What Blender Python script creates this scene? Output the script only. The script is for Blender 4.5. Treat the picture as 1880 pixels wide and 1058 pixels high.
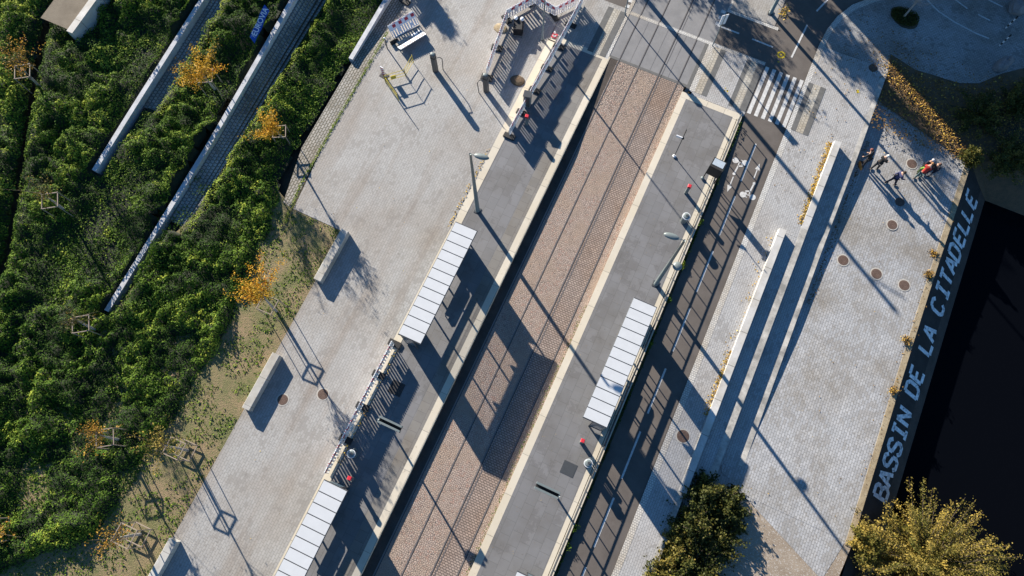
import bpy, math, random
import numpy as np
from mathutils import Vector, Matrix
random.seed(7); rng=np.random.default_rng(11)
R=math.radians
C=bpy.context.scene.collection
for o in list(bpy.data.objects): bpy.data.objects.remove(o)

# ---------------------------------------------------------------- camera, sky, sun
# world axes: X runs across the tram line, Y along it, metres
F=1330.0; NX,NY=945.5,914.0; CX,CY=940.,529.; H=42.6; AZ=R(25.35)
TILT=math.atan(math.hypot(NX-CX,NY-CY)/F); ROLL=-math.atan2(NX-CX,NY-CY)
CR=(Matrix.Rotation(AZ,3,'Z')@Matrix.Rotation(TILT,3,'X')@Matrix.Rotation(ROLL,3,'Z'))
cd=bpy.data.cameras.new('camera'); cam=bpy.data.objects.new('camera',cd); C.objects.link(cam)
cam.matrix_world=Matrix.Translation((0,0,H))@CR.to_4x4()
cd.sensor_width=36; cd.lens=F/1880*36; cd.clip_end=2000; cd.clip_start=.5
bpy.context.scene.camera=cam
SEL=20.0; SAZ=122.45
sd=Vector((math.sin(R(SAZ))*math.cos(R(SEL)),math.cos(R(SAZ))*math.cos(R(SEL)),-math.sin(R(SEL))))
SH=Vector((math.sin(R(SAZ)),math.cos(R(SAZ))))          # direction shadows fall on the ground
w=bpy.data.worlds.new('World'); bpy.context.scene.world=w; w.use_nodes=True
nt=w.node_tree; sky=nt.nodes.new('ShaderNodeTexSky'); sky.sky_type='NISHITA'; sky.sun_disc=False
sky.sun_elevation=R(SEL); sky.sun_rotation=R(SAZ+180); sky.air_density=1.0; sky.dust_density=.1; sky.ozone_density=4
hs=nt.nodes.new('ShaderNodeHueSaturation'); hs.inputs['Saturation'].default_value=1.15; nt.links.new(sky.outputs[0],hs.inputs['Color']); nt.links.new(hs.outputs[0],nt.nodes['Background'].inputs[0]); nt.nodes['Background'].inputs[1].default_value=.06
sl=bpy.data.lights.new('sun','SUN'); sl.energy=5.0; sl.angle=R(.5); sl.color=(1,.91,.78)
so=bpy.data.objects.new('sun',sl); C.objects.link(so); so.rotation_euler=sd.to_track_quat('-Z','Y').to_euler(); so.location=(-20,20,60)
vs=bpy.context.scene.view_settings; vs.view_transform='Standard'; vs.look='None'; vs.gamma=1; vs.exposure=1.42

def P(px,py,z=0.0):
    """ground point of the plan: where the survey photo shows it, at height z"""
    d=CR@Vector(((px-CX)/F,-(py-CY)/F,-1.0)); k=(z-H)/d.z
    return Vector((d.x*k,d.y*k,z))
def P2(px,py,z=0.0):
    p=P(px,py,z); return (p.x,p.y)

# ---------------------------------------------------------------- materials
def new_mat(name):
    m=bpy.data.materials.new(name); m.use_nodes=True; n=m.node_tree; return m,n,n.nodes['Principled BSDF']
def nd(n,t,**k):
    x=n.nodes.new(t)
    for a,b in k.items(): setattr(x,a,b)
    return x
def col(c): return (c[0],c[1],c[2],1)
def mixc(n,fac,a,b,bt='MIX'):
    x=nd(n,'ShaderNodeMix',data_type='RGBA',blend_type=bt)
    if isinstance(fac,(int,float)): x.inputs[0].default_value=fac
    else: n.links.new(fac,x.inputs[0])
    for i,v in ((6,a),(7,b)):
        if isinstance(v,tuple): x.inputs[i].default_value=col(v)
        else: n.links.new(v,x.inputs[i])
    return x.outputs[2]
def ramp(n,src,a,b,ca=(0,0,0),cb=(1,1,1)):
    x=nd(n,'ShaderNodeValToRGB'); x.color_ramp.elements[0].position=a; x.color_ramp.elements[1].position=b
    x.color_ramp.elements[0].color=col(ca); x.color_ramp.elements[1].color=col(cb); n.links.new(src,x.inputs[0]); return x.outputs[0]
def coords(n,rot=0.0,scale=(1,1,1)):
    tc=nd(n,'ShaderNodeTexCoord'); mp=nd(n,'ShaderNodeMapping'); mp.inputs['Rotation'].default_value[2]=rot
    mp.inputs['Scale'].default_value=scale; n.links.new(tc.outputs['Object'],mp.inputs['Vector']); return mp.outputs[0]
def noise(n,vec,scale,detail=4,rough=.6):
    x=nd(n,'ShaderNodeTexNoise'); x.inputs['Scale'].default_value=scale; x.inputs['Detail'].default_value=detail; x.inputs['Roughness'].default_value=rough
    n.links.new(vec,x.inputs['Vector']); return x.outputs[0]
def bump(n,b,src,dist,strength=.6):
    x=nd(n,'ShaderNodeBump'); x.inputs['Distance'].default_value=dist; x.inputs['Strength'].default_value=strength
    n.links.new(src,x.inputs['Height']); n.links.new(x.outputs[0],b.inputs['Normal'])
def plain(name,c,rough=.6,metal=0,var=.15,sc=6):
    m,n,b=new_mat(name); v=coords(n); f=noise(n,v,sc,5)
    n.links.new(mixc(n,f,tuple(x*(1-var) for x in c),tuple(x*(1+var) for x in c)),b.inputs['Base Color'])
    b.inputs['Roughness'].default_value=rough; b.inputs['Metallic'].default_value=metal; return m
def rough_ground(name,ca,cb,sc=3,fine=40,bd=.02,cc=None,rough=.9):
    m,n,b=new_mat(name); v=coords(n); f=ramp(n,noise(n,v,sc,6,.65),.35,.65)
    c=mixc(n,f,ca,cb)
    if cc: c=mixc(n,ramp(n,noise(n,v,fine*.5,3),.55,.68),c,cc)
    g=noise(n,v,fine,3,.7); c=mixc(n,.5,c,ramp(n,g,.3,.72,(.25,.25,.25),(1,1,1)),'MULTIPLY'); c=mixc(n,.35,c,(1.6,1.6,1.6),'MULTIPLY')
    n.links.new(c,b.inputs['Base Color']); b.inputs['Roughness'].default_value=rough; bump(n,b,g,bd); return m
def paver(name,c1,c2,mortar,bw,bh,ms=.012,rot=R(90),stain=.35,stain_c=(.1,.09,.08),sth=.56,bd=.008,big=.18,tint=(.8,.72,.62),lowf=.25,rough=.8,offset=.5,tracks=False):
    m,n,b=new_mat(name); v=coords(n,rot)
    def brick(a,bb,mo):
        x=nd(n,'ShaderNodeTexBrick'); x.offset=offset
        for k,val in (('Scale',1),('Mortar Size',ms),('Mortar Smooth',.25),('Bias',0),('Brick Width',bw),('Row Height',bh)): x.inputs[k].default_value=val
        x.inputs['Color1'].default_value=col(a); x.inputs['Color2'].default_value=col(bb); x.inputs['Mortar'].default_value=col(mo)
        n.links.new(v,x.inputs['Vector']); return x
    base=brick(c1,c2,mortar); rnd=brick((0,0,0),(1,1,1),(0,0,0))
    c=base.outputs[0]
    # dirt that follows traffic, broad tone changes
    c=mixc(n,ramp(n,noise(n,v,lowf,5,.6),.42,.68),c,mixc(n,1.0,c,tint,'MULTIPLY'))
    c=mixc(n,big,c,ramp(n,noise(n,v,2.2,6,.7),.25,.75,(.45,.45,.45),(1.25,1.25,1.25)),'MULTIPLY')
    if tracks:
        tv=coords(n,0,(.55,.045,1)); c=mixc(n,ramp(n,noise(n,tv,1.0,4,.55),.5,.66),c,mixc(n,1.0,c,(.84,.78,.73),'MULTIPLY'))
    # damp single stones gathered in patches
    ad=nd(n,'ShaderNodeMath',operation='ADD'); n.links.new(rnd.outputs[0],ad.inputs[0]); n.links.new(ramp(n,noise(n,v,.6,5,.75),.44,.64),ad.inputs[1])
    mu=nd(n,'ShaderNodeMath',operation='MULTIPLY'); n.links.new(ad.outputs[0],mu.inputs[0]); mu.inputs[1].default_value=.5
    st=ramp(n,mu.outputs[0],sth,sth+.03)
    x=nd(n,'ShaderNodeMath',operation='MULTIPLY'); n.links.new(st,x.inputs[0]); x.inputs[1].default_value=stain
    c=mixc(n,x.outputs[0],c,stain_c)
    # chewing-gum sized spots
    c=mixc(n,ramp(n,noise(n,v,4.5,2,.5),.7,.74,(0,0,0),(.45,.45,.45)),c,stain_c)
    n.links.new(c,b.inputs['Base Color']); b.inputs['Roughness'].default_value=rough
    iv=nd(n,'ShaderNodeMath',operation='SUBTRACT'); iv.inputs[0].default_value=1; n.links.new(base.outputs['Fac'],iv.inputs[1]); bump(n,b,iv.outputs[0],bd); return m
def cobble(name,c1,c2,sc=7,rows=False):
    m,n,b=new_mat(name); v=coords(n)
    vo=nd(n,'ShaderNodeTexVoronoi',feature='DISTANCE_TO_EDGE'); vo.inputs['Scale'].default_value=sc; n.links.new(v,vo.inputs['Vector']); vo.inputs['Randomness'].default_value=.75
    vc=nd(n,'ShaderNodeTexVoronoi'); vc.inputs['Scale'].default_value=sc; n.links.new(v,vc.inputs['Vector']); vc.inputs['Randomness'].default_value=.75
    sep=nd(n,'ShaderNodeSeparateColor'); n.links.new(vc.outputs['Color'],sep.inputs[0])
    c=mixc(n,sep.outputs[0],c1,c2)
    pink=mixc(n,ramp(n,sep.outputs[1],.8,.85),c,(c1[0]*1.08,c1[1]*.92,c1[2]*.88)); 
    e=ramp(n,vo.outputs['Distance'],.0,.16)
    c=mixc(n,e,(.135,.105,.085),pink)
    sand=ramp(n,noise(n,v,.5,5,.6),.42,.62)
    c=mixc(n,sand,c,mixc(n,.7,c,(.29,.22,.17)))
    c=mixc(n,.3,c,ramp(n,noise(n,v,3,5,.7),.3,.7,(.5,.5,.5),(1.2,1.2,1.2)),'MULTIPLY')
    n.links.new(c,b.inputs['Base Color']); b.inputs['Roughness'].default_value=.85; bump(n,b,e,.03,.8); return m
def leafmat(name,ramps,trans=.25,rough=.55):
    m,n,b=new_mat(name); at=nd(n,'ShaderNodeAttribute',attribute_name='tint'); cr=nd(n,'ShaderNodeValToRGB')
    el=cr.color_ramp.elements
    while len(el)<len(ramps): el.new(.5)
    for i,(p,c) in enumerate(ramps): el[i].position=p; el[i].color=col(c)
    n.links.new(at.outputs['Fac'],cr.inputs[0]); n.links.new(cr.outputs[0],b.inputs['Base Color']); b.inputs['Roughness'].default_value=rough; b.inputs['Specular IOR Level'].default_value=.12
    tr=nd(n,'ShaderNodeBsdfTranslucent'); n.links.new(cr.outputs[0],tr.inputs[0]); mx=nd(n,'ShaderNodeMixShader'); mx.inputs[0].default_value=trans
    n.links.new(b.outputs[0],mx.inputs[1]); n.links.new(tr.outputs[0],mx.inputs[2]); n.links.new(mx.outputs[0],n.nodes['Material Output'].inputs[0]); return m

M={}
M['plaza']=paver('plaza_pavers',(.315,.31,.30),(.355,.35,.34),(.235,.23,.22),.30,.155,.012,stain=.38,stain_c=(.15,.135,.12),sth=.60,tint=(.87,.82,.77),lowf=.22,tracks=True)
M['pave']=paver('pavement_pavers',(.35,.35,.35),(.41,.41,.41),(.23,.23,.23),.26,.13,.012,stain=.45,stain_c=(.15,.14,.13),sth=.60,tint=(.9,.86,.82))
M['quay']=paver('quay_pavers',(.33,.335,.345),(.43,.435,.445),(.20,.20,.195),.30,.15,.014,stain=.45,stain_c=(.16,.14,.115),sth=.50,tint=(.80,.75,.68),lowf=.35,big=.35)
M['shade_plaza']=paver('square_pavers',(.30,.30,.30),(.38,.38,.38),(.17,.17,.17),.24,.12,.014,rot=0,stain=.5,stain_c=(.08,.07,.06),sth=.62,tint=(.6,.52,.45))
M['old_paver']=paver('worn_pavers',(.26,.25,.23),(.36,.34,.31),(.09,.085,.06),.30,.17,.03,stain=.5,stain_c=(.1,.08,.05),sth=.6)
M['slab']=paver('platform_slabs',(.15,.15,.155),(.175,.175,.182),(.118,.118,.118),.8,.6,.012,stain=.3,stain_c=(.085,.083,.085),sth=.60,big=.12,tint=(.84,.81,.77),bd=.003,offset=.5,lowf=.6)
M['slab_warm']=paver('old_platform_slabs',(.165,.158,.148),(.195,.185,.17),(.11,.10,.1),.6,.6,.01,stain=.5,stain_c=(.08,.07,.06),sth=.75,bd=.003)
M['cream']=paver('cream_stone',(.52,.47,.38),(.57,.52,.43),(.22,.2,.17),2.4,1.2,.012,stain=.1,stain_c=(.3,.26,.2),sth=.8,big=.12,tint=(.93,.9,.84),bd=.004)
M['grey_kerb']=paver('small_setts_row',(.5,.49,.46),(.6,.59,.56),(.2,.2,.2),.13,.13,.012,stain=.2,sth=.8,rot=0)
M['cobble']=cobble('cobbles',(.33,.26,.22),(.40,.315,.27),9)
M['setts']=paver('sett_rows',(.27,.21,.18),(.36,.285,.245),(.10,.08,.068),.19,.13,.02,rot=0,stain=.3,stain_c=(.12,.09,.08),sth=.66,tint=(.95,.85,.75),bd=.03,big=.35)
M['asphalt']=rough_ground('grey_asphalt',(.18,.18,.185),(.22,.218,.222),1.2,60,.004)
M['brown_asphalt']=rough_ground('brown_asphalt',(.088,.076,.068),(.115,.10,.09),.8,60,.004)
M['dark_stripe']=rough_ground('dark_stripe_stone',(.10,.10,.098),(.13,.13,.127),3,60,.003)
M['light_stripe']=paver('light_stripe_stone',(.38,.36,.31),(.46,.44,.39),(.18,.17,.15),.2,.2,.012,stain=.2,sth=.8)
M['paint']=rough_ground('white_road_paint',(.42,.42,.41),(.60,.60,.59),5,50,.002)
M['dirt']=rough_ground('dirt_and_grass',(.25,.18,.10),(.125,.13,.045),.7,14,.09,(.06,.095,.02))
M['bareearth']=rough_ground('bare_earth',(.13,.105,.075),(.18,.15,.11),1.2,20,.04)
M['soil']=rough_ground('dark_soil',(.03,.025,.017),(.05,.045,.025),2,25,.05)
M['slopesoil']=rough_ground('slope_soil',(.15,.095,.055),(.085,.065,.04),1.5,25,.05)
M['gravel']=rough_ground('gravel',(.235,.185,.135),(.31,.255,.195),1.0,30,.03,(.45,.43,.4))
M['rail']=plain('rail_steel',(.16,.15,.15),.4,.3); M['groove']=plain('rail_groove',(.03,.028,.028),.8)
M['conc']=paver('white_concrete',(.50,.49,.47),(.57,.56,.54),(.22,.21,.19),2.2,40,.02,stain=.2,sth=.62,stain_c=(.3,.28,.24),big=.35,tint=(.82,.79,.73),lowf=.8,bd=.004)
M['conc2']=paver('pale_concrete',(.40,.39,.36),(.45,.44,.41),(.2,.19,.17),1.75,40,.014,stain=.25,sth=.6,stain_c=(.25,.22,.18),big=.4,tint=(.8,.76,.7),lowf=.9,bd=.003)
M['oldconc']=rough_ground('weathered_concrete',(.22,.215,.2),(.5,.48,.44),1.3,25,.004)
M['wallconc']=rough_ground('wall_concrete',(.40,.41,.43),(.54,.55,.57),2,30,.01)
M['coping']=rough_ground('old_coping',(.26,.2,.12),(.36,.30,.2),2.5,20,.01,(.14,.1,.06))
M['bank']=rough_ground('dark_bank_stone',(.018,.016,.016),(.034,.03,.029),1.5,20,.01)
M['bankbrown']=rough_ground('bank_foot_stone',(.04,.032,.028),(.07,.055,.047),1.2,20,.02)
M['lett']=rough_ground('chalky_letter_paint',(.58,.60,.63),(.92,.93,.94),2.5,9,.001,(.18,.19,.2))
M['roofw']=plain('white_roof_panel',(.52,.535,.55),.4,var=.10,sc=2)
M['frame']=plain('dark_grey_metal',(.07,.075,.08),.45,.3); M['grey']=plain('grey_green_paint',(.16,.19,.19),.45,.1)
M['black']=plain('black_rubber',(.012,.012,.013),.7); M['iron']=rough_ground('cast_iron_rust',(.09,.055,.04),(.15,.10,.08),12,50,.005)
M['concring']=plain('manhole_collar',(.4,.38,.34),.8); M['wood']=plain('stake_wood',(.27,.215,.17),.8); M['bark']=plain('grey_bark',(.30,.29,.28),.85); M['dbark']=plain('brown_bark',(.10,.075,.055),.9)
M['white']=plain('white_plastic',(.72,.73,.75),.4,var=.08); M['red']=plain('red_plastic',(.42,.02,.04),.4); M['redb']=plain('bright_red',(.55,.03,.045),.4); M['yellow']=plain('yellow_paint',(.5,.38,.02),.5)
M['blue']=plain('banner_blue',(.008,.07,.36),.5); M['lblue']=plain('barrier_blue_grey',(.38,.44,.5),.5); M['glassd']=plain('panel_glass',(.10,.15,.19),.15)
M['rock']=rough_ground('boulder',(.17,.16,.165),(.24,.23,.235),2,14,.02); M['wallp']=plain('plaster',(.5,.46,.4),.8)
m,n,b=new_mat('shelter_glass'); b.inputs['Base Color'].default_value=(.85,.93,.95,1); b.inputs['Roughness'].default_value=.05; b.inputs['Transmission Weight'].default_value=.0; b.inputs['Alpha'].default_value=.18; M['glass']=m
m,n,b=new_mat('basin_water'); b.inputs['Base Color'].default_value=(.002,.0025,.004,1); b.inputs['Roughness'].default_value=.08; b.inputs['IOR'].default_value=1.33; b.inputs['Specular IOR Level'].default_value=.07
v=coords(n); bump(n,b,noise(n,v,1.6,4),.03,.25); M['water']=m
M['green']=leafmat('shrub_leaves',[(0,(.006,.02,.004)),(.45,(.034,.08,.008)),(.78,(.11,.18,.02)),(1,(.30,.35,.045))],.14,.8)
M['autumn']=leafmat('autumn_leaves',[(0,(.09,.07,.02)),(.4,(.27,.16,.03)),(.75,(.44,.26,.035)),(1,(.36,.14,.03))])
M['autumnb']=leafmat('bright_autumn_leaves',[(0,(.16,.12,.02)),(.4,(.42,.26,.03)),(.75,(.62,.36,.03)),(1,(.6,.22,.03))])
M['yellowl']=leafmat('yellow_leaves',[(0,(.06,.075,.015)),(.35,(.15,.13,.03)),(.7,(.25,.19,.045)),(1,(.42,.30,.06))])
M['olive']=leafmat('olive_leaves',[(0,(.03,.04,.012)),(.45,(.08,.085,.02)),(.8,(.16,.13,.03)),(1,(.33,.2,.04))])
M['litter']=leafmat('fallen_leaf',[(0,(.10,.055,.025)),(.5,(.24,.14,.035)),(.8,(.5,.32,.05)),(1,(.62,.45,.1))],.05)
def cloth(n_,c): return plain(n_,c,.85,var=.2,sc=20)

# ---------------------------------------------------------------- mesh helpers
class MB:
    def __init__(s): s.v=[]; s.f=[]; s.mi=[]; s.mats=[]; s.m=0
    def use(s,mat):
        if mat not in s.mats: s.mats.append(mat)
        s.m=s.mats.index(mat); return s
    def face(s,pts):
        i=len(s.v); s.v+= [tuple(p) for p in pts]; s.f.append(tuple(range(i,i+len(pts)))); s.mi.append(s.m)
    def box(s,x0,x1,y0,y1,z0,z1,T=None,bev=0.0):
        b=bev
        if b>0:
            prof=[(x0+b,z0),(x1-b,z0),(x1,z0+b),(x1,z1-b),(x1-b,z1),(x0+b,z1),(x0,z1-b),(x0,z0+b)]
        else: prof=[(x0,z0),(x1,z0),(x1,z1),(x0,z1)]
        n=len(prof); i=len(s.v)
        pts=[Vector((p[0],y0,p[1])) for p in prof]+[Vector((p[0],y1,p[1])) for p in prof]
        if T is not None: pts=[T@p for p in pts]
        s.v+=[tuple(p) for p in pts]
        for k in range(n): s.f.append((i+k,i+(k+1)%n,i+n+(k+1)%n,i+n+k)); s.mi.append(s.m)
        s.f.append(tuple(i+k for k in reversed(range(n)))); s.f.append(tuple(i+n+k for k in range(n))); s.mi+=[s.m,s.m]; return s
    def prism(s,pts,z0,z1):
        n=len(pts); i=len(s.v)
        a=sum(pts[k][0]*pts[(k+1)%n][1]-pts[(k+1)%n][0]*pts[k][1] for k in range(n))
        if a<0: pts=pts[::-1]
        s.v+=[(p[0],p[1],z0) for p in pts]+[(p[0],p[1],z1) for p in pts]
        for k in range(n): s.f.append((i+k,i+(k+1)%n,i+n+(k+1)%n,i+n+k)); s.mi.append(s.m)
        s.f.append(tuple(i+k for k in reversed(range(n)))); s.f.append(tuple(i+n+k for k in range(n))); s.mi+=[s.m,s.m]; return s
    def tube(s,path,rad,n=8,cap=True):
        path=[Vector(p) for p in path]
        if not isinstance(rad,(list,tuple)): rad=[rad]*len(path)
        i=len(s.v); up=Vector((0,0,1))
        for k,p in enumerate(path):
            d=(path[min(k+1,len(path)-1)]-path[max(k-1,0)]).normalized()
            a=d.cross(up) if abs(d.z)<.95 else d.cross(Vector((1,0,0))); a.normalize(); b=d.cross(a)
            for j in range(n):
                t=2*math.pi*j/n; s.v.append(tuple(p+(a*math.cos(t)+b*math.sin(t))*rad[k]))
        for k in range(len(path)-1):
            for j in range(n): s.f.append((i+k*n+j,i+k*n+(j+1)%n,i+(k+1)*n+(j+1)%n,i+(k+1)*n+j)); s.mi.append(s.m)
        if cap:
            s.f.append(tuple(i+j for j in range(n))); e=i+(len(path)-1)*n; s.f.append(tuple(e+j for j in reversed(range(n)))); s.mi+=[s.m,s.m]
        return s
    def disc(s,x,y,z,r,n=24,sx=1,sy=1,rot=0):
        c,q=math.cos(rot),math.sin(rot)
        s.face([(x+c*r*sx*math.cos(a)-q*r*sy*math.sin(a),y+q*r*sx*math.cos(a)+c*r*sy*math.sin(a),z) for a in [2*math.pi*k/n for k in range(n)]]); return s
    def ellipsoid(s,c,r,T=None,nu=16,nv=8,jit=0,zmin=-1):
        i=len(s.v)
        for a in range(nv+1):
            th=math.pi*a/nv
            for b in range(nu):
                ph=2*math.pi*b/nu; q=1+random.uniform(-jit,jit)
                p=Vector((math.sin(th)*math.cos(ph)*r[0]*q,math.sin(th)*math.sin(ph)*r[1]*q,max(zmin,math.cos(th))*r[2]*q))
                if T is not None: p=T@p
                s.v.append(tuple(Vector(c)+p))
        for a in range(nv):
            for b in range(nu): s.f.append((i+a*nu+b,i+(a+1)*nu+b,i+(a+1)*nu+(b+1)%nu,i+a*nu+(b+1)%nu)); s.mi.append(s.m)
        return s
    def build(s,name,mat=None,parent=None,smooth=False,off=None,**k):
        if mat is not None: s.mats=[mat]
        me=bpy.data.meshes.new(name); vv=s.v
        if off is not None: vv=[(a-off[0],b-off[1],c-off[2]) for a,b,c in s.v]
        me.from_pydata(vv,[],s.f)
        for q in s.mats: me.materials.append(q)
        if mat is None and len(s.mats)>1: me.polygons.foreach_set('material_index',s.mi)
        if smooth: me.polygons.foreach_set('use_smooth',[True]*len(s.f))
        me.update(); o=bpy.data.objects.new(name,me); C.objects.link(o)
        if off is not None: o.location=off
        if parent is not None: o.parent=parent
        tag(o,**k); return o
def tag(o,label=None,cat=None,group=None,kind=None):
    if label: o['label']=label
    if cat: o['category']=cat
    if group: o['group']=group
    if kind: o['kind']=kind
    return o
def thing(name,label,cat,loc,rz=0,group=None):
    o=bpy.data.objects.new(name,None); C.objects.link(o); o.location=loc; o.rotation_euler=(0,0,rz); o.empty_display_size=.2
    return tag(o,label,cat,group)
def copy_thing(root,loc,rz,label):
    r=root.copy(); C.objects.link(r); r.location=loc; r.rotation_euler=(0,0,rz); r['label']=label
    for ch in list(root.children):
        c=ch.copy(); C.objects.link(c); c.parent=r
        for g in list(ch.children):
            d=g.copy(); C.objects.link(d); d.parent=c
    return r
ST=dict(kind='structure')
def sheet(name,mat,x0,x1,ys,zf,**k):
    b=MB(); 
    if not callable(zf): z=zf; zf=lambda y:z
    ys=sorted(ys)
    for a,c in zip(ys,ys[1:]): b.face([(x0,a,zf(a)),(x1,a,zf(a)),(x1,c,zf(c)),(x0,c,zf(c))])
    return b.build(name,mat,**(k or ST))
def poly(name,mat,pts,z,**k):
    b=MB(); a=sum(pts[i][0]*pts[(i+1)%len(pts)][1]-pts[(i+1)%len(pts)][0]*pts[i][1] for i in range(len(pts)))
    if a<0: pts=pts[::-1]
    b.face([(p[0],p[1],z if not callable(z) else z(*p)) for p in pts]); return b.build(name,mat,**(k or ST))
def slabstrip(b,x0,x1,ys,ztop,zbot):
    """raised strip along Y whose top follows ztop(y)"""
    ys=sorted(ys)
    for a,c in zip(ys,ys[1:]):
        b.face([(x0,a,ztop(a)),(x1,a,ztop(a)),(x1,c,ztop(c)),(x0,c,ztop(c))])
        b.face([(x1,a,zbot(a)),(x1,c,zbot(c)),(x1,c,ztop(c)),(x1,a,ztop(a))])
        b.face([(x0,c,zbot(c)),(x0,a,zbot(a)),(x0,a,ztop(a)),(x0,c,ztop(c))])
    a,c=ys[0],ys[-1]
    b.face([(x0,a,zbot(a)),(x1,a,zbot(a)),(x1,a,ztop(a)),(x0,a,ztop(a))]); b.face([(x1,c,zbot(c)),(x0,c,zbot(c)),(x0,c,ztop(c)),(x1,c,ztop(c))])
lin=lambda xs,zs:(lambda y:float(np.interp(y,xs,zs)))
fr=lambda a,b,s:[a+(b-a)*i/max(1,int(round((b-a)/s))) for i in range(max(1,int(round((b-a)/s)))+1)]

# ---------------------------------------------------------------- the ground and levels
plat=lin([21.5,28.3],[.3,.02]); pz=lin([-100,21.5,28.3,200],[.3,.3,.02,.02])
t1=lin([-20,4,21.5],[-.3,-.3,.05]); 
t2=lin([4,21.5,22.2,28.6],[-.7,-.40,-.38,.05]); e2=lambda y:max(t1(y)+.02,t2(y)+.42) if y<22.2 else .05
qz=lin([-60,5,9.6,16,22,28.5,33],[-.62,-.62,-.64,-.72,-.68,-.43,-.4])
YN=60.
sheet('ground',M['soil'],-400,8.25,[-400,400],-.12)
poly('ground',M['soil'],[(8.25,28.6),(11.2,28.6),(11.2,35.6),(22,33.2),(400,33.2),(400,400),(8.25,400)],-.12)
poly('ground',M['gravel'],[(8.25,-200),(17.3,-200),(18.0,2),(18.3,5.6),(11.2,5.35),(8.9,6.2),(8.25,6)],-.64)
# tram bed, rails, crossing
tz=lin([20,28.6],[-.08,0]); ty=[-60,20,28.6]
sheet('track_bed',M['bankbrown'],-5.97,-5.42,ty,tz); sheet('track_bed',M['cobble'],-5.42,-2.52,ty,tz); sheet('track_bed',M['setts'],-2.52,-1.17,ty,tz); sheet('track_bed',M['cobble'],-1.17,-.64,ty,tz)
sheet('crossing_asphalt',M['asphalt'],-6.08,-.28,[28.78,32.3],0.0)
sheet('road',M['asphalt'],-6.08,-.05,[32.55,YN],0.0)
sheet('kerb_row',M['dark_stripe'],-6.3,-.28,[28.59,28.78],.006)
sheet('kerb_row',M['plaza'],-10.4,-6.3,[32.28,32.62],.02)
sheet('kerb_row',M['grey_kerb'],-6.3,3.68,[32.3,32.55],.008); sheet('kerb_row',M['grey_kerb'],-.05,3.6,[35.25,35.5],.012)
sheet('kerb_row',M['grey_kerb'],-6.3,-6.08,[28.4,YN],.02); sheet('kerb_row',M['grey_kerb'],-.28,-.05,[28.4,32.3],.02); sheet('kerb_row',M['grey_kerb'],-.05,.1,[35.5,YN],.02)
for i,x in enumerate((-5.35,-3.97,-2.52,-1.17)):
    b=MB(); s=1 if i%2==0 else -1
    for (a0,a1,mm,up_) in ((x-.045,x+.012,'rail',.012),(x+.014,x+.052,'groove',.007))+(((x+.16,x+.20,'rail',.006),) if i==2 else ()):
        b.use(M[mm]); slabstrip(b,a0,a1,[-60,20,28.6,YN],lambda y:(tz(y) if y<28.6 else 0)+up_,lambda y:-.3)
    b.build('tram_rail',**ST)
for y in (29.9,31.2): sheet('slab_joint',M['dark_stripe'],-6.0,-.3,[y,y+.018],.004) if y<0 else None
for x in (-4.65,-3.2,-1.9):
    sheet('slab_joint',M['rail'],x,x+.02,[28.8,32.28],.004)
# platforms
for nm,x0,x1,cl,cr in (('left',-9.85,-6.41,-5.97,None),('right',-.22,3.05,-.64,None)):
    if nm=='left':
        sheet('platform_paving',M['slab'],x0,x1-.75,[-60,21.5,28.25],pz); sheet('platform_paving',M['slab_warm'],x1-.75,x1,[-60,21.5,28.25],pz)
        b=MB(); slabstrip(b,-6.41,-5.97,[-60,21.5,28.25],pz,lambda y:-.1); b.build('platform_edge',M['cream'],**ST)
        b=MB(); slabstrip(b,-10.33,-9.85,[-60,21.5,28.1],lambda y:pz(y)+.012,lambda y:-.1); b.build('platform_edge',M['cream'],**ST)
        sheet('platform_edge',M['cream'],-10.33,-5.97,[28.2,28.63],.018)
    else:
        yr=[-60,22,27.7]; rz_=lin([-60,22,28.3],[.3,.3,.08])
        sheet('platform_paving',M['slab'],x0,x1,yr,rz_)
        b=MB(); slabstrip(b,-.64,-.22,yr,rz_,lambda y:-.1); b.build('platform_edge',M['cream'],**ST)
        b=MB(); slabstrip(b,3.05,3.32,yr,lambda y:rz_(y)+.004,lambda y:-.1); slabstrip(b,3.36,3.60,yr,lambda y:rz_(y)+.004,lambda y:-.1); b.build('platform_edge',M['cream'],**ST)
        b=MB(); slabstrip(b,-.64,3.60,[27.7,28.12],lambda y:.105,lambda y:-.1); b.build('platform_edge',M['cream'],**ST)
b=MB(); b.face([(3.32,-60,.2),(3.36,-60,.2),(3.36,27.7,.0),(3.32,27.7,.0)]); b.build('platform_gap',M['groove'],**ST)
sheet('verge',M['soil'],3.6,3.78,[-60,28.1],.01)
# crossing strips both sides
sheet('crossing_paving',M['plaza'],-10.3,-7.62,[28.62,32.3],.024)
for x0,x1,mm in ((-7.62,-7.2,'dark_stripe'),(-7.2,-6.72,'light_stripe'),(-6.72,-6.3,'dark_stripe'),(-.05,.08,'grey_kerb'),(.08,.6,'light_stripe'),(.6,.97,'dark_stripe'),(2.46,2.76,'dark_stripe'),(2.76,3.24,'light_stripe'),(3.24,3.66,'dark_stripe'),(6.78,7.12,'dark_stripe'),(7.12,7.6,'light_stripe'),(7.6,7.95,'dark_stripe')):
    sheet('tactile_strip',M[mm],x0,x1,[28.45,32.28],.03 if x0<6 else .062)
sheet('tactile_strip',M['dark_stripe'],-.52,-.29,[28.2,32.28],.024)
sheet('crossing_paving',M['pave'],.97,2.46,[28.2,32.28],.03)
sheet('pavement',M['pave'],-.05,3.68,[28.12,28.46],.022)
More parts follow.
